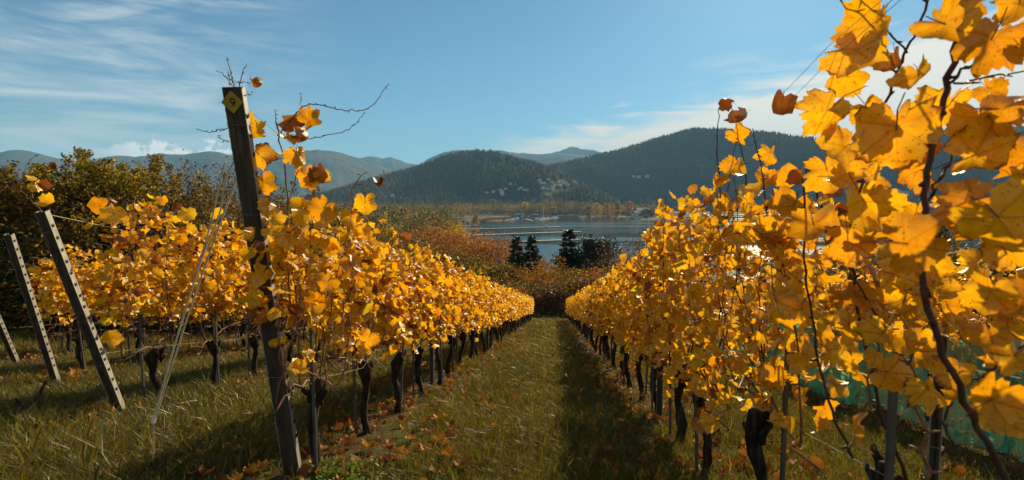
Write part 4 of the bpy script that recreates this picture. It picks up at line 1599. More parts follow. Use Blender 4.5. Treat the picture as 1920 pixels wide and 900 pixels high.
# R1: the row right of the path
y = 0.72
for i in range(40):
    top = float(np.interp(y, [0.7, 1.6, 2.4, 3.2, 4.6, 5.4, 6.2, 9, 14, 35], [1.22, 1.38, 1.66, 1.86, 1.95, 1.70, 1.56, 1.50, 1.50, 1.48]))
    n = int(np.interp(y, [0.7, 1.6, 2.4, 3.2, 4, 8, 14, 35], [16, 95, 230, 270, 298, 298, 290, 260]))
    VINES['R1', i] = vine('R1', i, ROWS_X['R1'] + 0.02 * math.sin(i * 1.7), y, top, float(np.interp(y, [0.7, 2, 2.6, 3.2, 4, 6, 9], [1.0, 0.92, 0.60, 0.50, 0.50, 0.58, 0.62])), min(n, 298), i < 14, 0.056 if y < 3.3 else 0.061, 0.15, seed=2000 + i, hi=y < 2.6, canes=(0 if i == 0 else 2) if i < 2 else (7 if i < 16 else 3))
    y += 0.84
# rows farther left
for row, ys, cnt, ind in (('L2', 4.55, 24, 7), ('L3', 6.2, 16, 4), ('L4', 8.3, 12, 0), ('L5', 10.5, 9, 0)):
    y = ys
    for i in range(cnt):
        top = 1.56 if row != 'L2' else float(np.interp(y, [4.5, 6.3, 8], [1.98, 1.90, 1.66]))
        VINES[row, i] = vine(row, i, ROWS_X[row] + 0.03 * math.sin(i * 2.3), y, top if row == 'L2' else 1.66, 0.88 if row == 'L2' else 0.80, 250 if i >= ind else (298 if i else 200), i < ind, 0.066, 0.16, seed=3000 + 100 * int(row[1]) + i, canes=6 if i < 8 else 3)
        y += 0.86
# netted row at the right and the one behind it
for row, ys, cnt, ind in (('R2', 2.3, 16, 6), ('R3', 4.0, 14, 0)):
    y = ys
    for i in range(cnt):
        VINES[row, i] = vine(row, i, ROWS_X[row] + 0.03 * math.sin(i * 2.3), y, 1.50, 0.62, 200, i < ind, 0.066, 0.15, seed=5000 + 100 * int(row[1]) + i, canes=6 if i < 9 else 3)
        y += 0.86
print('single leaves', N_IND)


def add_leaf(parent, p, n, d, s, me, name='leaf'):
    M = frames(np.array([n], float), np.array([d], float), np.array([s], float))[0]
    o = bpy.data.objects.new(name, me)
    m4 = Matrix(M.tolist()).to_4x4()
    m4.translation = Vector(p) - parent.location
    o.parent = parent
    o.matrix_basis = m4
    COL.objects.link(o)
    return o


gf = np.random.default_rng(9)
VIEW = lambda p: (CP - Vector(p)).normalized()


def shown_leaf(parent, px, py, wpx, depth, roll=0.0, tilt=0.35, dry=False, hi=True, face=None):
    p = pix(px, py, depth)
    s = wpx * depth / FPX / (1.68 if wpx > 60 else 1.6)
    v = VIEW(p)
    n = np.array(v) * (1 if gf.random() < 0.6 else -1) + gf.normal(size=3) * tilt
    if face is not None:
        n = np.array(face) + gf.normal(size=3) * 0.12
    a = R_(roll) + gf.normal() * 0.5
    r3 = CR @ Vector((math.sin(a), -math.cos(a), 0.0))
    pool = LEAVES_DRY if dry else (LEAVES_HI if hi else LEAVES)
    d = np.array(r3) + gf.normal(size=3) * 0.15
    # centre of the blade sits about a third of a length beyond the petiole joint
    p2 = p - r3 * s * 0.35
    return add_leaf(parent, p2, n, d, s, pool[int(gf.integers(0, len(pool)))])


def shown_cane(parent, pts, r0, r1, n=5, mat=None, name='cane'):
    P = curve_pts([pix(*p) for p in pts], 6)
    k = len(P)
    P = [p + Vector(gf.normal(size=3).tolist()) * 0.003 for p in P]
    mb = MB()
    mb.tube(P, [r0 + (r1 - r0) * i / (k - 1) for i in range(k)], n + 1)
    for i in range(2, k - 1, 3):
        e = P[i] + Vector(gf.normal(size=3).tolist()) * 0.010
        rr = r0 + (r1 - r0) * i / k
        mb.tube([P[i], e], [rr * 1.45, rr * 0.6], 5)
    mb.v = [tuple(Vector(q) - parent.location) for q in mb.v]
    return mb.build(name, mat or M_CANE, parent, smooth=True)


# near right vines: canes that cross the right third of the view
A, B, C_, D_ = VINES['R1', 0], VINES['R1', 1], VINES['R1', 2], VINES['R1', 3]
shown_cane(A, [(1895, 910, 1.00), (1810, 755, 1.04), (1740, 580, 1.08), (1727, 460, 1.10), (1740, 320, 1.10), (1772, 190, 1.10), (1795, 50, 1.10), (1802, -40, 1.1)], 0.0068, 0.0062, 7, mat=M_CANED)
shown_cane(A, [(1778, 155, 1.10), (1830, 118, 1.10), (1900, 92, 1.08), (1960, 80, 1.05)], 0.0035, 0.002, mat=M_CANED)
shown_cane(A, [(1790, 158, 1.10), (1860, 145, 1.10), (1950, 125, 1.1)], 0.0025, 0.0015, mat=M_CANED)
shown_cane(B, [(1700, 900, 1.45), (1645, 745, 1.5), (1612, 610, 1.5), (1600, 500, 1.5), (1606, 395, 1.5), (1650, 220, 1.5), (1700, 100, 1.45), (1750, -20, 1.4)], 0.0055, 0.0035, 6, mat=M_CANED)
shown_cane(B, [(1690, 155, 1.45), (1655, 90, 1.45), (1620, 30, 1.45), (1545, -20, 1.45)], 0.0036, 0.002, mat=M_CANED)
shown_cane(B, [(1705, 95, 1.45), (1650, 50, 1.4), (1640, 20, 1.4), (1605, -10, 1.4)], 0.003, 0.002, mat=M_CANED)
shown_cane(B, [(1790, 830, 1.3), (1740, 740, 1.35), (1690, 670, 1.4), (1650, 600, 1.4), (1590, 500, 1.4)], 0.004, 0.0025, mat=M_CANED)
shown_cane(B, [(1600, 860, 1.5), (1560, 770, 1.55), (1530, 650, 1.6), (1510, 480, 1.6), (1505, 330, 1.6)], 0.0048, 0.003, mat=M_CANED)
shown_cane(A, [(1770, 780, 1.2), (1800, 735, 1.2), (1860, 690, 1.15), (1930, 640, 1.1)], 0.003, 0.002, mat=M_CANED)
shown_cane(B, [(1735, 390, 1.2), (1765, 330, 1.2), (1800, 270, 1.2), (1850, 190, 1.2)], 0.0032, 0.002, mat=M_CANED)
shown_cane(A, [(1722, 440, 1.1), (1790, 415, 1.1), (1860, 390, 1.05), (1930, 360, 1.0)], 0.0026, 0.0018, mat=M_CANED)
shown_cane(C_, [(1545, 395, 2.0), (1515, 330, 2.0), (1512, 300, 2.0)], 0.005, 0.003, mat=M_CANED)
shown_cane(C_, [(1440, 420, 2.2), (1428, 320, 2.2), (1408, 240, 2.2)], 0.004, 0.002, mat=M_CANED)
shown_cane(D_, [(1352, 390, 3.0), (1345, 290, 3.0), (1347, 205, 3.0)], 0.005, 0.002, mat=M_CANED)
shown_cane(D_, [(1402, 380, 2.9), (1392, 290, 2.9), (1372, 200, 2.9)], 0.005, 0.002, mat=M_CANED)
shown_cane(D_, [(1365, 400, 3.1), (1368, 330, 3.1), (1385, 240, 3.1)], 0.004, 0.002, mat=M_CANED)

FG = [  # parent, px, py, width px, depth, roll (0 = tip down, 90 = tip right), tilt, dry
    (B, 1622, 50, 140, 1.35, -60, .45, 0), (B, 1605, 118, 120, 1.35, -40, .4, 0), (B, 1683, 122, 64, 1.35, 0, .4, 1), (B, 1540, 222, 120, 1.25, -30, .35, 0),
    (B, 1600, 155, 80, 1.4, 40, .5, 0), (A, 1790, 60, 150, 1.1, 20, .3, 0), (A, 1850, 95, 150, 1.0, -30, .35, 0), (A, 1905, 95, 100, 1.05, 20, .4, 0),
    (A, 1735, 150, 85, 1.1, 70, .9, 0), (B, 1672, 272, 200, 1.15, 10, .25, 0), (B, 1565, 288, 120, 1.3, -40, .4, 0), (C_, 1555, 335, 95, 1.5, 0, .5, 0),
    (A, 1765, 220, 120, 1.2, 30, .4, 0), (A, 1830, 245, 120, 1.15, -30, .5, 0), (A, 1868, 172, 60, 1.2, 60, .5, 0), (A, 1890, 210, 120, 1.05, 90, .7, 0),
    (A, 1850, 300, 150, 1.1, 20, .35, 0), (A, 1910, 300, 110, 1.05, -20, .4, 0), (A, 1795, 385, 170, 1.0, -70, .3, 0), (A, 1893, 430, 200, 0.85, 10, .3, 0),
    (A, 1905, 350, 80, 1.0, 30, .5, 0), (B, 1630, 398, 120, 1.3, 10, .45, 0), (B, 1588, 345, 85, 1.4, 30, .45, 0), (B, 1625, 340, 80, 1.4, -50, .5, 0),
    (D_, 1440, 295, 52, 2.2, 0, .4, 0), (C_, 1460, 205, 70, 1.9, -20, .5, 1), (D_, 1357, 190, 38, 3.0, -80, .4, 1), (D_, 1405, 225, 44, 2.8, 20, .5, 1),
    (D_, 1388, 258, 52, 2.9, 40, .4, 0), (D_, 1375, 318, 52, 2.9, -60, .4, 0), (C_, 1437, 345, 60, 2.3, 0, .4, 0), (C_, 1498, 335, 42, 2.0, 0, .4, 1),
    (A, 1725, 460, 160, 1.0, 80, .2, 0), (A, 1690, 520, 90, 1.2, 10, .4, 0), (A, 1752, 505, 70, 1.2, 40, .4, 0), (A, 1895, 478, 110, 0.95, -20, .4, 0),
    (A, 1912, 575, 110, 0.95, 10, .4, 0), (B, 1617, 808, 100, 1.35, 95, .4, 0), (C_, 1470, 580, 115, 1.7, 0, .4, 0), (C_, 1490, 555, 70, 1.7, 0, .4, 0),
    (B, 1640, 560, 85, 1.5, 20, .4, 0), (B, 1580, 612, 80, 1.5, -20, .4, 0), (B, 1575, 730, 66, 1.6, 10, .4, 0), (C_, 1520, 675, 66, 1.8, 0, .4, 0),
    (C_, 1450, 712, 66, 2.0, 0, .4, 0), (B, 1680, 700, 110, 1.3, 60, .4, 0), (A, 1748, 745, 110, 1.15, 40, .4, 0), (A, 1742, 680, 70, 1.2, 0, .4, 0),
    (A, 1805, 712, 100, 1.1, 60, .4, 0), (A, 1880, 750, 140, 0.95, 70, .4, 0), (A, 1890, 795, 95, 0.95, 20, .4, 0), (B, 1585, 665, 95, 1.5, 10, .4, 0),
    (B, 1700, 585, 66, 1.3, 0, .4, 0), (A, 1660, 640, 100, 1.25, -30, .4, 0), (A, 1860, 640, 90, 1.0, 0, .5, 0), (B, 1530, 440, 110, 1.5, 0, .4, 0),
    (B, 1590, 470, 100, 1.4, 20, .4, 0), (C_, 1480, 400, 90, 1.8, 0, .4, 0), (C_, 1440, 450, 90, 1.9, 0, .4, 0), (B, 1650, 470, 100, 1.3, -20, .4, 0),
    (A, 1920, 20, 90, 1.0, 0, .4, 0), (A, 1830, 10, 90, 1.1, 40, .4, 0), (A, 1770, 300, 90, 1.15, 30, .5, 0), (B, 1700, 330, 90, 1.25, 0, .4, 0), (B, 1640, 215, 80, 1.3, 30, .4, 0)]
for par, px, py, wd_, dp, roll, tilt, dry in FG:
    shown_leaf(par, px, py, wd_ * (0.80 if py > 600 else (0.84 if wd_ > 130 else 0.95)), dp, roll, tilt, bool(dry))

# the vine of the numbered post: shoots and big leaves against the sky
V0 = VINES['L1', 0]
shown_cane(V0, [(548, 640, 2.9), (540, 480, 2.85), (538, 350, 2.8), (522, 250, 2.75), (517, 225, 2.75)], 0.006, 0.003)
shown_cane(V0, [(520, 255, 2.75), (545, 225, 2.8), (568, 200, 2.8), (600, 197, 2.8), (640, 205, 2.85), (680, 207, 2.9), (705, 190, 2.9), (729, 157, 2.9)], 0.0036, 0.0018)
shown_cane(V0, [(545, 265, 2.8), (600, 257, 2.8), (640, 248, 2.8), (665, 233, 2.8), (686, 211, 2.8)], 0.0024, 0.0015)
shown_cane(V0, [(565, 205, 2.8), (564, 185, 2.8), (564, 172, 2.8)], 0.002, 0.0012)
shown_cane(V0, [(522, 250, 2.8), (516, 220, 2.8), (517, 205, 2.8)], 0.003, 0.0015)
shown_cane(V0, [(620, 520, 3.3), (630, 440, 3.3), (655, 370, 3.3), (672, 335, 3.3), (688, 322, 3.3)], 0.006, 0.0025)
shown_cane(V0, [(664, 345, 3.3), (690, 350, 3.3), (720, 370, 3.3)], 0.003, 0.0015)
shown_cane(V0, [(560, 300, 2.8), (556, 330, 2.8), (540, 380, 2.8)], 0.003, 0.002)
# bare canes hanging under the first vine
shown_cane(V0, [(560, 690, 3.0), (592, 705, 3.0), (630, 722, 3.0), (645, 690, 3.0), (652, 640, 3.0), (655, 590, 3.0)], 0.0065, 0.004)
shown_cane(V0, [(600, 705, 3.0), (618, 690, 3.05), (636, 665, 3.05), (642, 620, 3.05), (645, 560, 3.05)], 0.0055, 0.004)
shown_cane(V0, [(612, 712, 3.0), (612, 660, 3.0), (622, 630, 3.0), (632, 600, 3.0)], 0.006, 0.004)
shown_cane(V0, [(548, 700, 3.0), (575, 690, 3.0), (590, 660, 3.0), (594, 600, 3.0)], 0.006, 0.004)
# twigs over the top of the post
shown_cane(V0, [(446, 200, 2.62), (440, 160, 2.62), (432, 130, 2.62), (424, 106, 2.62)], 0.003, 0.002)
shown_cane(V0, [(445, 190, 2.62), (452, 150, 2.62), (462, 117, 2.62)], 0.003, 0.002)
shown_cane(V0, [(441, 160, 2.62), (425, 145, 2.62), (407, 132, 2.62)], 0.0022, 0.0015)
shown_cane(V0, [(432, 160, 2.62), (430, 145, 2.62), (428, 133, 2.62)], 0.003, 0.002)
shown_cane(V0, [(440, 157, 2.62), (460, 154, 2.62), (470, 156, 2.62)], 0.0018, 0.0012)
shown_cane(V0, [(453, 180, 2.62), (465, 178, 2.62), (478, 172, 2.62)], 0.002, 0.0013)
shown_cane(V0, [(430, 240, 2.8), (412, 243, 2.85), (394, 248, 2.9), (367, 242, 2.9)], 0.0028, 0.0015)
shown_cane(V0, [(428, 266, 2.8), (418, 262, 2.8), (408, 254, 2.8)], 0.0025, 0.0015)
for px, py, wd_, dp, roll, dry in [
        (475, 160, 26, 2.6, 0, 1), (484, 246, 58, 2.7, 90, 0), (492, 300, 66, 2.7, 40, 0), (494, 350, 52, 2.75, 0, 0), (560, 300, 52, 2.75, 20, 0), (588, 220, 52, 2.8, 90, 0),
        (578, 240, 55, 2.85, 10, 1), (572, 262, 46, 2.75, 60, 1), (600, 348, 52, 2.8, 20, 0), (570, 335, 50, 2.8, 0, 0), (608, 330, 50, 2.85, 30, 1), (540, 268, 42, 2.75, 0, 0),
        (685, 390, 52, 3.3, 10, 0), (660, 415, 46, 3.3, -20, 0), (715, 355, 34, 3.3, 80, 1), (600, 400, 60, 2.9, 10, 0), (560, 400, 60, 2.9, -20, 0), (520, 420, 60, 2.85, 0, 0),
        (610, 535, 46, 2.8, 10, 0), (650, 650, 40, 3.0, 0, 0), (520, 470, 56, 2.85, 0, 0), (665, 505, 56, 3.0, 0, 0), (570, 450, 56, 2.9, 0, 0), (625, 450, 52, 3.0, 10, 0), (690, 640, 42, 3.4, 10, 0), (545, 480, 50, 2.9, 10, 0), (590, 570, 46, 3.0, 0, 0)]:
    shown_leaf(V0, px, py, wd_, dp, roll, 0.45, bool(dry))

# shoots of the second row, at the left
W0 = VINES['L2', 0]
shown_cane(W0, [(140, 560, 4.4), (120, 480, 4.3), (95, 420, 4.2), (62, 380, 4.1), (36, 355, 4.1)], 0.005, 0.003)
shown_cane(W0, [(62, 375, 4.1), (60, 350, 4.1), (80, 330, 4.1), (110, 315, 4.1), (136, 302, 4.1)], 0.0038, 0.002)
shown_cane(W0, [(95, 415, 4.2), (100, 400, 4.2), (108, 392, 4.2)], 0.003, 0.002)
shown_cane(W0, [(36, 355, 4.1), (50, 310, 4.1), (73, 288, 4.1)], 0.003, 0.0016)
for px, py, wd_, dp, roll, dry in [(58, 335, 22, 4.1, -60, 0), (72, 345, 30, 4.1, 40, 0), (82, 352, 30, 4.1, 30, 1), (105, 314, 20, 4.1, 0, 1), (92, 382, 40, 4.15, 60, 0), (208, 375, 32, 4.6, 40, 1), (180, 385, 36, 4.5, -60, 0), (215, 408, 40, 4.5, 30, 0), (282, 400, 36, 4.9, 30, 0), (345, 405, 34, 5.2, 0, 0), (212, 632, 34, 4.4, 80, 0)]:
    shown_leaf(W0, px, py, wd_, dp, roll, 0.45, bool(dry), False)

# ------------------------------------------------------------------ end posts, line posts, wires
def profile_post(name, label, base, top, facing, wid=0.062, dep=0.045, plate=False, group='leaning end posts of the vine rows', hooks=True, cat='post'):
    """galvanised C profile, its broad face turned to FACING, hook slots down the lit flange"""
    base, top = Vector(base), Vector(top)
    zax = (top - base).normalized()
    f = Vector(facing)
    yax = (f - zax * f.dot(zax)).normalized()          # broad face normal
    xax = yax.cross(zax).normalized()
    L = (top - base).length + 0.25
    o0 = base - zax * 0.25
    t = thing(name, label, cat, base, 0, group)
    Rm = Matrix((xax, yax, zax)).transposed()

    def loc(p):
        return (o0 + Rm @ Vector(p)) - base

    def strip(m, x0, x1, y0_, y1_, z0=0.0, z1=None, mi=0):
        z1 = L if z1 is None else z1
        P = [loc(p) for p in ((x0, y0_, z0), (x1, y0_, z0), (x1, y1_, z0), (x0, y1_, z0), (x0, y0_, z1), (x1, y0_, z1), (x1, y1_, z1), (x0, y1_, z1))]
        m.add(P, [(0, 3, 2, 1), (4, 5, 6, 7), (0, 1, 5, 4), (1, 2, 6, 5), (2, 3, 7, 6), (3, 0, 4, 7)], mi)
    h = wid / 2
    m = MB()
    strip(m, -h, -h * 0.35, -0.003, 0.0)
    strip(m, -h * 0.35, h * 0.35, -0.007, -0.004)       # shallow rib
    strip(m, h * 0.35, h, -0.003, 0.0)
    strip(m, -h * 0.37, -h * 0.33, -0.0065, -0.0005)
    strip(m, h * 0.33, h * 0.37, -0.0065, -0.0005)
    m.build('face', M_POST_SHADE, t)
    for s in (-1, 1):
        m = MB()
        strip(m, s * (h + 0.0002), s * (h + 0.0032), -dep, -0.0002)
        strip(m, s * (h - 0.012), s * (h - 0.0002), -dep - 0.0032, -dep - 0.0004)
        m.build('flange', M_POST, t)
        if hooks:
            hm = MB()
            for z in np.arange(0.5, L - 0.08, 0.062 if s > 0 else 0.10):
                x0 = s * (h + 0.0034)
                strip(hm, min(x0, x0 + s * 0.006), max(x0, x0 + s * 0.006), -dep * 0.62, -dep * 0.36, z, z + 0.017)
                strip(hm, min(x0 + s * 0.0061, x0 + s * 0.009), max(x0 + s * 0.0061, x0 + s * 0.009), -dep * 0.60, -dep * 0.38, z + 0.008, z + 0.027)
            tag(hm.build('hooks', M_HOOK, t), kind='stuff')
    for z in (L * 0.36, L * 0.56, L * 0.74, L * 0.925):
        w_ = MB()
        c = [(-h - .006, .006, z), (h + .008, .005, z + .004), (h + .008, -dep - .008, z + .01), (-h - .008, -dep - .008, z + .006), (-h - .006, .006, z)]
        w_.tube([loc(p) for p in c], 0.0016, 4)
        w_.build('wire_tie', M_WIRE, t)
    if plate:
        p = MB()
        zc, q = L - 0.075, 0.058
        P = []
        for yy_ in (0.0035, 0.0055):
            P += [loc((x, yy_, z)) for x, z in ((0.006, zc + q), (q + 0.004, zc), (0.006, zc - q), (-q + 0.010, zc))]
        p.add(P, [(3, 2, 1, 0), (4, 5, 6, 7), (0, 1, 5, 4), (1, 2, 6, 5), (2, 3, 7, 6), (3, 0, 4, 7)])
        pl = p.build('number_plate', M_PLATE, t)
        dm = MB()                                     # the digit 9: a ring and a curved tail
        rr, wdh = 0.0105, 0.0052
        x0, z0 = 0.004, zc + 0.007
        ring = []
        for k in range(18):
            a = 2 * math.pi * k / 18
            ring.append((math.cos(a), math.sin(a)))
        Vv, Ff = [], []
        for yy_ in (0.0060, 0.0072):
            for k in range(18):
                for rad in (rr - wdh / 2, rr + wdh / 2):
                    Vv.append(loc((x0 + ring[k][0] * rad, yy_, z0 + ring[k][1] * rad * 1.1)))
        for k in range(18):
            j = (k + 1) % 18
            a, b, c, d = 2 * k, 2 * k + 1, 2 * j + 1, 2 * j
            Ff.append((36 + a, 36 + b, 36 + c, 36 + d))
            Ff.append((b, c, 36 + c, 36 + b))
            Ff.append((a, 36 + a, 36 + d, d))
        dm.add(Vv, Ff)
        tail = [(x0 + rr, z0), (x0 + rr * 0.98, z0 - 0.010), (x0 + rr * 0.6, z0 - 0.019), (x0 - rr * 0.1, z0 - 0.024), (x0 - rr * 0.7, z0 - 0.023)]
        sg = 1 if loc((1, 0, 0)).dot(CR @ Vector((1, 0, 0))) - loc((0, 0, 0)).dot(CR @ Vector((1, 0, 0))) > 0 else -1
        tv, tf = [], []
        for i, (x, z) in enumerate(tail):
            a = tail[min(i + 1, 4)]
            b = tail[max(i - 1, 0)]
            dx, dz = a[0] - b[0], a[1] - b[1]
            l_ = math.hypot(dx, dz)
            nx_, nz_ = -dz / l_ * wdh / 2, dx / l_ * wdh / 2
            for yy_ in (0.0061, 0.0073):
                tv += [loc((x + nx_, yy_, z + nz_)), loc((x - nx_, yy_, z - nz_))]
        for i in range(4):
            a = i * 4
            tf += [(a + 2, a + 3, a + 7, a + 6), (a, a + 2, a + 6, a + 4), (a + 1, a + 5, a + 7, a + 3)]
        dm.add(tv, tf)
        if sg < 0:                                    # face frame may run the other way round
            c0 = loc((x0, 0, z0))
            ax = Rm @ Vector((1, 0, 0))
            dm.v = [tuple(Vector(v) - ax * 2 * (Vector(v) - c0).dot(ax)) for v in dm.v]
        dm.build('digit', M_DIGIT, pl)
    return t


def post_at(bpx, tpx, X, db, dt):
    """a leaning post between a foot point and a head point"""
    return pix(*bpx, db), pix(*tpx, dt)


b_ = at_ground(531, 3.02)
POST1 = profile_post('end_post', 'tall leaning metal post with a yellow number plate at its top', b_, pix(434, 163, 2.58), (0.12, -1, 0.05), 0.092, 0.042, True)
b2 = at_ground(203, 4.35)
POST2 = profile_post('end_post', 'leaning metal post without plate, second from the numbered post', b2, pix(74, 398, 3.85), (0.25, -1, 0), 0.066, 0.055)
b3 = at_ground(82, 5.9)
POST3 = profile_post('end_post', 'leaning metal post near the left edge of the view, third in line', b3, pix(13, 441, 5.3), (0.3, -1, 0), 0.062, 0.055)
b4 = at_ground(10, 7.6)
POST4 = profile_post('end_post', 'short seen leaning post at the very left edge behind the third post', b4, pix(-42, 520, 6.9), (0.3, -1, 0), 0.062, 0.055)

# line posts inside the rows
LINE = [('R1', 4.72, 'wide dark metal post standing in the right row beside the knobbly trunks'), ('R1', 9.7, 'second line post of the right row, farther down'), ('R1', 14.8, 'third line post of the right row'), ('R1', 20.0, 'fourth line post of the right row'),
        ('L1', 6.0, 'dark line post in the numbered row between the fourth and fifth vines'), ('L1', 11.2, 'second line post in the numbered row'), ('L1', 16.2, 'third line post in the numbered row'), ('L1', 21.4, 'fourth line post in the numbered row'),
        ('L2', 9.6, 'line post in the second row left of the path'), ('L3', 10.2, 'line post in the third row left of the path'), ('R2', 4.25, 'line post in the netted row, near one'), ('R2', 8.6, 'line post in the netted row, far one'), ('R1', 1.50, 'slim post in the right row close to the bottom right corner')]
for row, y, lab in LINE:
    X = ROWS_X[row] + (0.0 if y > 2 else 0.10)
    bb = Vector((X, y, gz(X, y)))
    profile_post('line_post', lab, bb, bb + Vector((0, 0, 1.55 if y > 2 else 1.0)), (-0.35, -1, 0), 0.05 if y > 2 else 0.024, 0.04 if y > 2 else 0.02, False, 'line posts within the vine rows')


def wire(label, P, r=0.0013, grp=None, mat=None, nm='trellis_wire'):
    m = MB()
    m.tube(P, r, 4)
    return tag(m.build(nm, mat or M_WIRE), label, 'wire', grp)


HTS = [(0.58, 'lowest'), (0.92, 'second lowest'), (1.22, 'second highest'), (1.52, 'highest')]
for row, ya, yb in (('L1', 2.8, 32.5), ('R1', -0.4, 34), ('L2', 4.0, 25), ('L3', 5.6, 20), ('L4', 7.4, 18), ('R2', 1.5, 16)):
    X = ROWS_X[row]
    for hz, nm in HTS:
        P = []
        n = int((yb - ya) / 0.9)
        for k in range(n + 1):
            y = ya + (yb - ya) * k / n
            P.append((X + 0.012 * math.sin(k * 1.9), y, gz(X, y) + hz + 0.012 * math.sin(k * 2.7 + hz * 9)))
        wire('thin ' + nm + ' trellis wire of the ' + ROWN[row], P, 0.0016 if hz < 0.7 else 0.0012, 'trellis wires of the ' + ROWN[row])
# wires running up to the top of the posts
wire('thin wire from the head of the numbered post down to the vines', [pix(452, 195, 2.6), pix(520, 250, 3.2), pix(640, 345, 4.6), (ROWS_X['L1'], 7.0, gz(-1.5, 7) + 1.6)], 0.0014, 'head wires of the posts')
wire('thin wire from the head of the second leaning post to the leaves', [pix(80, 400, 3.86), pix(200, 425, 4.6), (ROWS_X['L2'], 7.5, gz(-3.9, 7.5) + 1.5)], 0.002, 'head wires of the posts', M_STRAP)
wire('slack thin wire below the vines between the first two trunks', [pix(520, 712, 2.95), pix(620, 705, 3.2), pix(680, 690, 3.6), pix(705, 655, 4.0)], 0.0011, None)
wire('upper of two thin wires slanting past the curled brown leaf', [pix(1462, 182, 2.2), pix(1555, 85, 1.5), pix(1700, -40, 1.0)], 0.0010, 'slanting wires at the right')
wire('lower of two thin wires slanting past the curled brown leaf', [pix(1480, 190, 2.2), pix(1560, 110, 1.5), pix(1700, -10, 1.0)], 0.0010, 'slanting wires at the right')

# pale guy strands of the numbered post
an = pix(284, 832, 3.05)
an.z = gz(an.x, an.y)
t = thing('guy_line', 'three pale guy strands from the numbered post down to a ground peg at the left', 'guy line', an)
for k, (pts, r) in enumerate([
        ([(462, 262, 2.68), (440, 345, 2.75), (405, 440, 2.8), (350, 600, 2.9), (318, 700, 2.95), (292, 782, 3.0)], 0.0048),
        ([(440, 300, 2.70), (424, 335, 2.74), (412, 400, 2.78), (380, 480, 2.84), (330, 640, 2.93), (290, 780, 3.0)], 0.0046),
        ([(422, 303, 2.70), (412, 345, 2.73), (392, 430, 2.8), (372, 500, 2.85), (325, 655, 2.94), (289, 779, 3.0)], 0.0046)]):
    P = curve_pts([pix(*q) for q in pts], 5)
    m = MB()
    m.tube([p - an for p in P], r, 6)
    m.build('strand', M_STRAP, t)
m = MB()
m.tube([pix(291, 778, 3.0) - an, pix(288, 792, 3.01) - an], [0.010, 0.012], 6)
m.build('tensioner', M_BOATW, t)
m = MB()
m.tube([pix(288, 790, 3.01) - an, Vector((0, 0, 0.0)), Vector((0, 0.02, -0.12))], [0.004, 0.007, 0.006], 5)
m.build('peg', M_STRAP, t)


# ------------------------------------------------------------------ green net along the netted row
def net_mat():
    m, t, out = newmat('green_net')
    tc = t.new('ShaderNodeTexCoord')
    sp = t.new('ShaderNodeSeparateXYZ')
    t.l.new(tc.outputs['Object'], sp.inputs[0])
    wv = t.math('SINE', t.math('MULTIPLY', sp.outputs[2], 520.0))
    n = t.noise(tc.outputs['Object'], 5, 4, 0.6)
    c = t.ramp(n, [(0.3, (0.045, 0.30, 0.17)), (0.7, (0.12, 0.50, 0.32))])
    p = principled(t, c, 0.38, 0.5)
    tr = t.new('ShaderNodeBsdfTranslucent')
    t.l.new(t.mix(1.0, c, (1.4, 1.4, 1.4), 'MULTIPLY'), tr.inputs[0])
    mx = t.new('ShaderNodeMixShader')
    mx.inputs[0].default_value = 0.5
    t.l.new(p.outputs[0], mx.inputs[1])
    t.l.new(tr.outputs[0], mx.inputs[2])
    tp = t.new('ShaderNodeBsdfTransparent')
    m2 = t.new('ShaderNodeMixShader')
    t.l.new(t.math('MULTIPLY_ADD', t.ss(wv, -0.2, 0.4), -0.30, 0.48), m2.inputs[0])
    t.l.new(mx.outputs[0], m2.inputs[1])
    t.l.new(tp.outputs[0], m2.inputs[2])
    t.l.new(m2.outputs[0], out.inputs[0])
    return m


g = np.random.default_rng(88)
ny_, nz_ = 150, 22
ya, yb = 2.2, 10.5
Y, U = np.meshgrid(np.linspace(ya, yb, ny_), np.linspace(0, 1, nz_), indexing='ij')
Xn = ROWS_X['R2'] - 0.24 - 0.10 * (1 - U) + 0.035 * np.sin(Y * 9 + 3 * U) + 0.10 * fbm(Y * 3, U * 4, 3, 4) + 0.05 * np.sin(Y * 23 + U * 8) * (1 - U)
low = 0.08 + 0.05 * np.sin(Y * 1.7) + 0.03 * np.sin(Y * 4.1)
hi_ = 0.93 + 0.05 * np.sin(Y * 2.3 + 1) + 0.04 * np.sin(Y * 5.9)
Zn = ground_z(Xn, Y) + low + (hi_ - low) * U
V = np.stack([Xn, Y, Zn], -1)
org = np.array([ROWS_X['R2'] - 0.25, ya, gz(ROWS_X['R2'], ya)])
V = (V - org).reshape(-1, 3)
i, j = np.meshgrid(np.arange(ny_ - 1), np.arange(nz_ - 1), indexing='ij')
F = np.stack([i * nz_ + j, i * nz_ + j + 1, (i + 1) * nz_ + j + 1, (i + 1) * nz_ + j], -1).reshape(-1, 4)
o = link('bird_net', mesh_np('bird_net', V, F, net_mat(), smooth=True), None, org.tolist())
tag(o, 'green protective net hung along the foot of the netted row at the right', 'net')

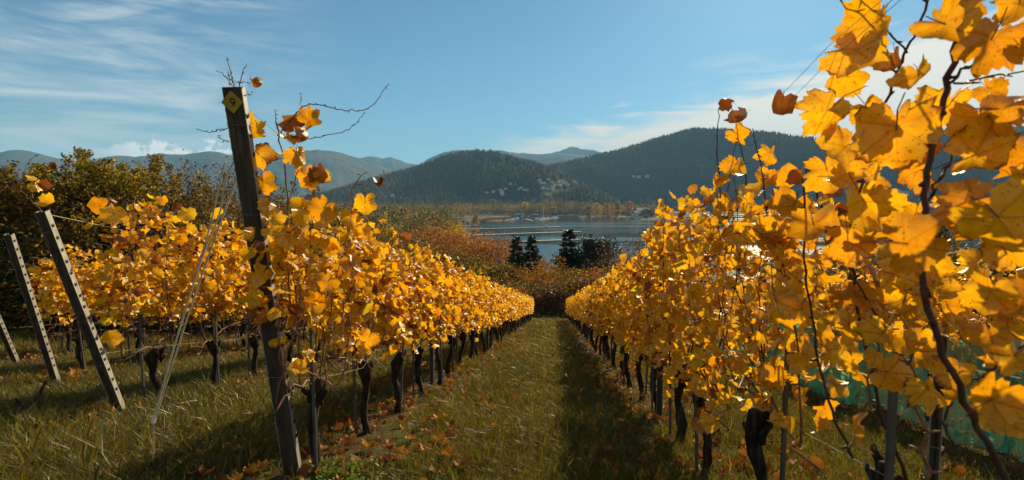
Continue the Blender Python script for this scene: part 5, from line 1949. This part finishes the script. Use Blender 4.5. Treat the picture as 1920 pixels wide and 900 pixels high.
# ------------------------------------------------------------------ grass, litter and small things on the ground
def grass_mat():
    m, t, out = newmat('grass_blade')
    oi = t.new('ShaderNodeObjectInfo')
    r = rand_value(t)
    g = t.new('ShaderNodeNewGeometry')
    n = t.noise(g.outputs['Position'], 0.8, 4, 0.6)
    f = t.math('ADD', t.math('MULTIPLY', r, 0.55), t.math('MULTIPLY', n, 0.5))
    c = t.ramp(f, [(0.15, (0.020, 0.023, 0.005)), (0.42, (0.058, 0.056, 0.008)), (0.64, (0.125, 0.108, 0.013)), (0.82, (0.22, 0.17, 0.032)), (0.96, (0.40, 0.30, 0.11))])
    p = principled(t, c, 0.45, 0.4)
    tr = t.new('ShaderNodeBsdfTranslucent')
    t.l.new(t.mix(1.0, c, (1.5, 1.4, 0.7), 'MULTIPLY'), tr.inputs[0])
    mx = t.new('ShaderNodeMixShader')
    mx.inputs[0].default_value = 0.4
    t.l.new(p.outputs[0], mx.inputs[1])
    t.l.new(tr.outputs[0], mx.inputs[2])
    t.l.new(mx.outputs[0], out.inputs[0])
    return m


M_GRASS = grass_mat()


def tuft(seed, nb, rad, hmin, hmax, wid):
    g = np.random.default_rng(seed)
    V, F = [], []
    for i in range(nb):
        a = g.uniform(0, 6.28)
        r = rad * math.sqrt(g.random())
        p = np.array([r * math.cos(a), r * math.sin(a), -0.01])
        h = g.uniform(hmin, hmax)
        ln = g.normal(size=2) * 0.42 * h
        sd = g.uniform(0, 6.28)
        sx = np.array([math.cos(sd), math.sin(sd), 0]) * wid * g.uniform(0.6, 1.2)
        m1 = p + np.array([ln[0] * 0.25, ln[1] * 0.25, h * 0.55])
        m2 = p + np.array([ln[0], ln[1], h * (0.92 if g.random() < 0.7 else 0.7)])
        b = len(V)
        V += [p - sx, p + sx, m1 + sx * 0.8, m1 - sx * 0.8, m2]
        F += [(b, b + 1, b + 2), (b, b + 2, b + 3), (b + 3, b + 2, b + 4)]
    return mesh_np('grass_tuft', np.array(V), np.array(F), M_GRASS)


tufts = bpy.data.collections.new('grass_tufts')     # only a source for the instances
for k in range(8):
    o = bpy.data.objects.new('grass_tuft', tuft(900 + k, 24, 0.06, 0.03, 0.11, 0.0020))
    tufts.objects.link(o)


def scatter(name, P, rot, scl, coll, label=None):
    """instances of a collection's members on given points"""
    me = bpy.data.meshes.new(name)
    me.vertices.add(len(P))
    me.vertices.foreach_set('co', np.asarray(P, np.float32).ravel())
    for nm, typ, val in (('rot', 'FLOAT_VECTOR', rot), ('scl', 'FLOAT', scl)):
        a = me.attributes.new(nm, typ, 'POINT')
        a.data.foreach_set('vector' if typ == 'FLOAT_VECTOR' else 'value', np.asarray(val, np.float32).ravel())
    o = link(name, me)
    o['kind'] = 'stuff'
    ng = bpy.data.node_groups.new(name, 'GeometryNodeTree')
    ng.interface.new_socket('Geometry', in_out='INPUT', socket_type='NodeSocketGeometry')
    ng.interface.new_socket('Geometry', in_out='OUTPUT', socket_type='NodeSocketGeometry')
    N = ng.nodes
    gi, go = N.new('NodeGroupInput'), N.new('NodeGroupOutput')
    ci = N.new('GeometryNodeCollectionInfo')
    ci.inputs['Collection'].default_value = coll
    ci.inputs['Separate Children'].default_value = True
    ci.inputs['Reset Children'].default_value = True
    ip = N.new('GeometryNodeInstanceOnPoints')
    ip.inputs['Pick Instance'].default_value = True
    rv = N.new('FunctionNodeRandomValue')
    rv.data_type = 'INT'
    rv.inputs['Min'].default_value = 0
    rv.inputs['Max'].default_value = len(coll.objects) - 1
    ar = N.new('GeometryNodeInputNamedAttribute')
    ar.data_type = 'FLOAT_VECTOR'
    ar.inputs['Name'].default_value = 'rot'
    asc = N.new('GeometryNodeInputNamedAttribute')
    asc.data_type = 'FLOAT'
    asc.inputs['Name'].default_value = 'scl'
    L = ng.links
    L.new(gi.outputs[0], ip.inputs['Points'])
    L.new(ci.outputs[0], ip.inputs['Instance'])
    L.new([s for s in rv.outputs if s.type == 'INT'][0], ip.inputs['Instance Index'])
    L.new(ar.outputs['Attribute'], ip.inputs['Rotation'])
    L.new(asc.outputs['Attribute'], ip.inputs['Scale'])
    L.new(ip.outputs[0], go.inputs[0])
    md = o.modifiers.new('scatter', 'NODES')
    md.node_group = ng
    return o


def row_dist(x):
    return np.min(np.stack([np.abs(x - X) for X in ROWS_X.values()]), 0)


g = np.random.default_rng(41)
PT = []
for (ra, rb, n, sc) in ((0.9, 5.0, 26000, 1.0), (5.0, 11.0, 40000, 1.15), (11.0, 38.0, 46000, 1.7)):
    a = g.uniform(R_(-50), R_(50), n)
    r = np.sqrt(g.uniform(ra * ra, rb * rb, n))
    xc, yc = r * np.sin(a), r * np.cos(a)
    x, y = xc * cy - yc * sy_, xc * sy_ + yc * cy
    d = row_dist(x)
    clump = fbm(x * 1.1, y * 1.1, 6, 3)
    keep = g.random(n) < np.clip(0.22 + d * 0.95 + clump * 0.8, 0.07, 1.0)
    x, y, clump, d = x[keep], y[keep], clump[keep], d[keep]
    s = sc * (0.75 + 0.5 * g.random(len(x)) + 0.5 * np.clip(clump, -0.3, 1))
    lush = (1 + 0.35 * (x < -1.7) * (y < 5)) * np.where(g.random(len(x)) < 0.04, 1.7, 1.0)
    PT.append(np.stack([x, y, ground_z(x, y), s * lush], -1))
PT = np.concatenate(PT)
rot = np.stack([g.normal(size=len(PT)) * 0.12, g.normal(size=len(PT)) * 0.12, g.uniform(0, 6.28, len(PT))], -1)
scatter('grass', PT[:, :3], rot, PT[:, 3], tufts)

# fallen leaves: the larger ones one by one, the rest as litter
FALLN = {'path': 'dry fallen vine leaf lying on the grass of the path', 'left': 'dry fallen vine leaf in the grass left of the numbered row', 'right': 'dry fallen vine leaf in the grass right of the path, under the vines'}


def fall_at(x, y, s, g):
    z = gz(x, y) + 0.03 + 0.02 * g.random()
    me = LEAVES_FALL[int(g.integers(0, len(LEAVES_FALL)))]
    o = link('fallen_leaf', me, None, (x, y, z))
    o.rotation_euler = (g.normal() * 0.22 - 0.2, g.normal() * 0.22, g.uniform(0, 6.28))
    o.scale = (s, s, s * g.uniform(0.7, 1.4))
    k = 'path' if -1.5 < x < 0.75 else ('left' if x <= -1.5 else 'right')
    tag(o, FALLN[k], 'fallen leaf', {'path': 'fallen leaves on the path', 'left': 'fallen leaves at the left', 'right': 'fallen leaves at the right'}[k])


g = np.random.default_rng(51)
cnt = 0
while cnt < 290:
    a = g.uniform(R_(-46), R_(46))
    r = g.uniform(2.2, 8.5) if cnt < 250 else g.uniform(7, 11)
    x, y = r * math.sin(a - YAW), r * math.cos(a - YAW)
    d = float(row_dist(np.array([x]))[0])
    if g.random() > 0.25 + 0.9 * math.exp(-(d / 0.55) ** 2):
        continue
    fall_at(x, y, g.uniform(0.042, 0.072), g)
    cnt += 1
for px, py, s in [(722, 880, .085), (745, 862, .08), (838, 868, .075), (838, 830, .085), (825, 835, .07), (1010, 772, .05), (1040, 838, .06), (870, 745, .07), (40, 880, .09), (165, 770, .075), (1220, 790, .07), (1390, 893, .08), (1285, 760, .06)]:
    q = ray(px, py)
    k = 2.0
    for _ in range(40):
        P = CP + q * k
        k += (P.z - gz(P.x, P.y)) / max(0.2, (-q.z - SLOPE * q.y) + 1e-6) * 0.6
    fall_at(P.x, P.y, s, g)
lit = bpy.data.collections.new('litter_leaves')
for me in LEAVES_FALL:
    lit.objects.link(bpy.data.objects.new('litter_leaf', me))
n = 34000
a = g.uniform(R_(-50), R_(50), n)
r = np.sqrt(g.uniform(3.0 ** 2, 36.0 ** 2, n))
x, y = r * np.sin(a - YAW), r * np.cos(a - YAW)
d = row_dist(x)
keep = g.random(n) < 0.18 + 0.9 * np.exp(-((d - 0.15) / 0.5) ** 2)
x, y = x[keep], y[keep]
n = len(x)
scatter('leaf_litter', np.stack([x, y, ground_z(x, y) + 0.025 + 0.03 * g.random(n)], -1), np.stack([g.normal(size=n) * 0.4, g.normal(size=n) * 0.4, g.uniform(0, 6.28, n)], -1), g.uniform(0.035, 0.062, n), lit)

# weathered board under leaves in the foreground
P = pix(765, 893, 2.72)
P.z = gz(P.x, P.y)
m = MB()
gb = np.random.default_rng(3)
for k in range(9):
    x0_ = -0.21 + 0.047 * k
    w0 = 0.085 + 0.02 * math.sin(k * 1.3) - (0.03 if k in (0, 8) else 0)
    for s_ in (0,):
        m.box((x0_, 0.01 * math.sin(k), 0.028 + 0.006 * gb.normal()), (0.048, 2 * w0, 0.05), Euler((0.04 * gb.normal(), 0.05 * gb.normal(), 0)).to_matrix())
o = m.build('wood_slab', M_WOOD, None, P)
o.rotation_euler = (-0.2, 0, 0.12)
tag(o, 'flat weathered slab of wood lying in the grass at the bottom of the view', 'wood slab')

# dead branch at the left
q0 = at_ground(60, 4.2)
t = thing('dead_branch', 'dark dead branch lying in the shaded grass at the left edge', 'branch', q0)
m = MB()
m.tube([pix(86, 715, 4.6) - q0, pix(70, 745, 4.4) - q0, pix(45, 770, 4.2) - q0, pix(25, 785, 4.0) - q0], [0.010, 0.018, 0.022, 0.012], 6)
m.build('stem', M_BARK, t)
for e in ([(45, 770, 4.2), (30, 748, 4.2), (20, 752, 4.2)], [(32, 780, 4.1), (28, 760, 4.1), (33, 750, 4.1)], [(70, 745, 4.4), (80, 780, 4.4), (95, 778, 4.4)]):
    m = MB()
    m.tube([pix(*p) - q0 for p in e], [0.012, 0.008, 0.004], 5)
    m.build('twig', M_BARK, t)
# dry stalk
q0 = at_ground(195, 2.9)
m = MB()
m.tube([Vector((0, 0, -0.05)), pix(191, 850, 2.8) - q0, pix(190, 810, 2.8) - q0, pix(193, 790, 2.8) - q0, pix(200, 784, 2.8) - q0], [0.005, 0.0045, 0.004, 0.004, 0.002], 5)
tag(m.build('dry_stalk', M_STRAP, None, q0), 'single dry yellow stalk standing in front of the second leaning post', 'stalk')

# low leafy weeds by the foot of the numbered post
M_WEED = foliage_mat('weed_leaves', [(0.0, (0.05, 0.09, 0.012)), (0.6, (0.11, 0.15, 0.02)), (1.0, (0.20, 0.20, 0.03))])
C = []
g = np.random.default_rng(61)
for k in range(70):
    px, py = g.uniform(575, 700), g.uniform(830, 900)
    p = at_ground(px, g.uniform(2.55, 3.1))
    C.append((p.x, p.y, p.z + 0.035, 0.03))
V, F = leaf_cloud(np.array(C), 1500, 0.016, g)
tag(link('weeds', mesh_np('weeds', V, F, M_WEED)), kind='stuff')

# ------------------------------------------------------------------ haze
def haze():
    m = bpy.data.materials.new('haze_air')
    m.use_nodes = True
    nt = m.node_tree
    nt.nodes.clear()
    out = nt.nodes.new('ShaderNodeOutputMaterial')
    v = nt.nodes.new('ShaderNodeVolumePrincipled')
    v.inputs['Color'].default_value = (0.30, 0.62, 1.0, 1)
    v.inputs['Density'].default_value = HAZE_D
    v.inputs['Anisotropy'].default_value = 0.0
    nt.links.new(v.outputs[0], out.inputs['Volume'])
    mb = MB()
    mb.box((0, 0, 560), (24000, 24000, 1260))
    o = mb.build('haze', m)
    o['kind'] = 'stuff'


HAZE_D = 0.85e-4
haze()
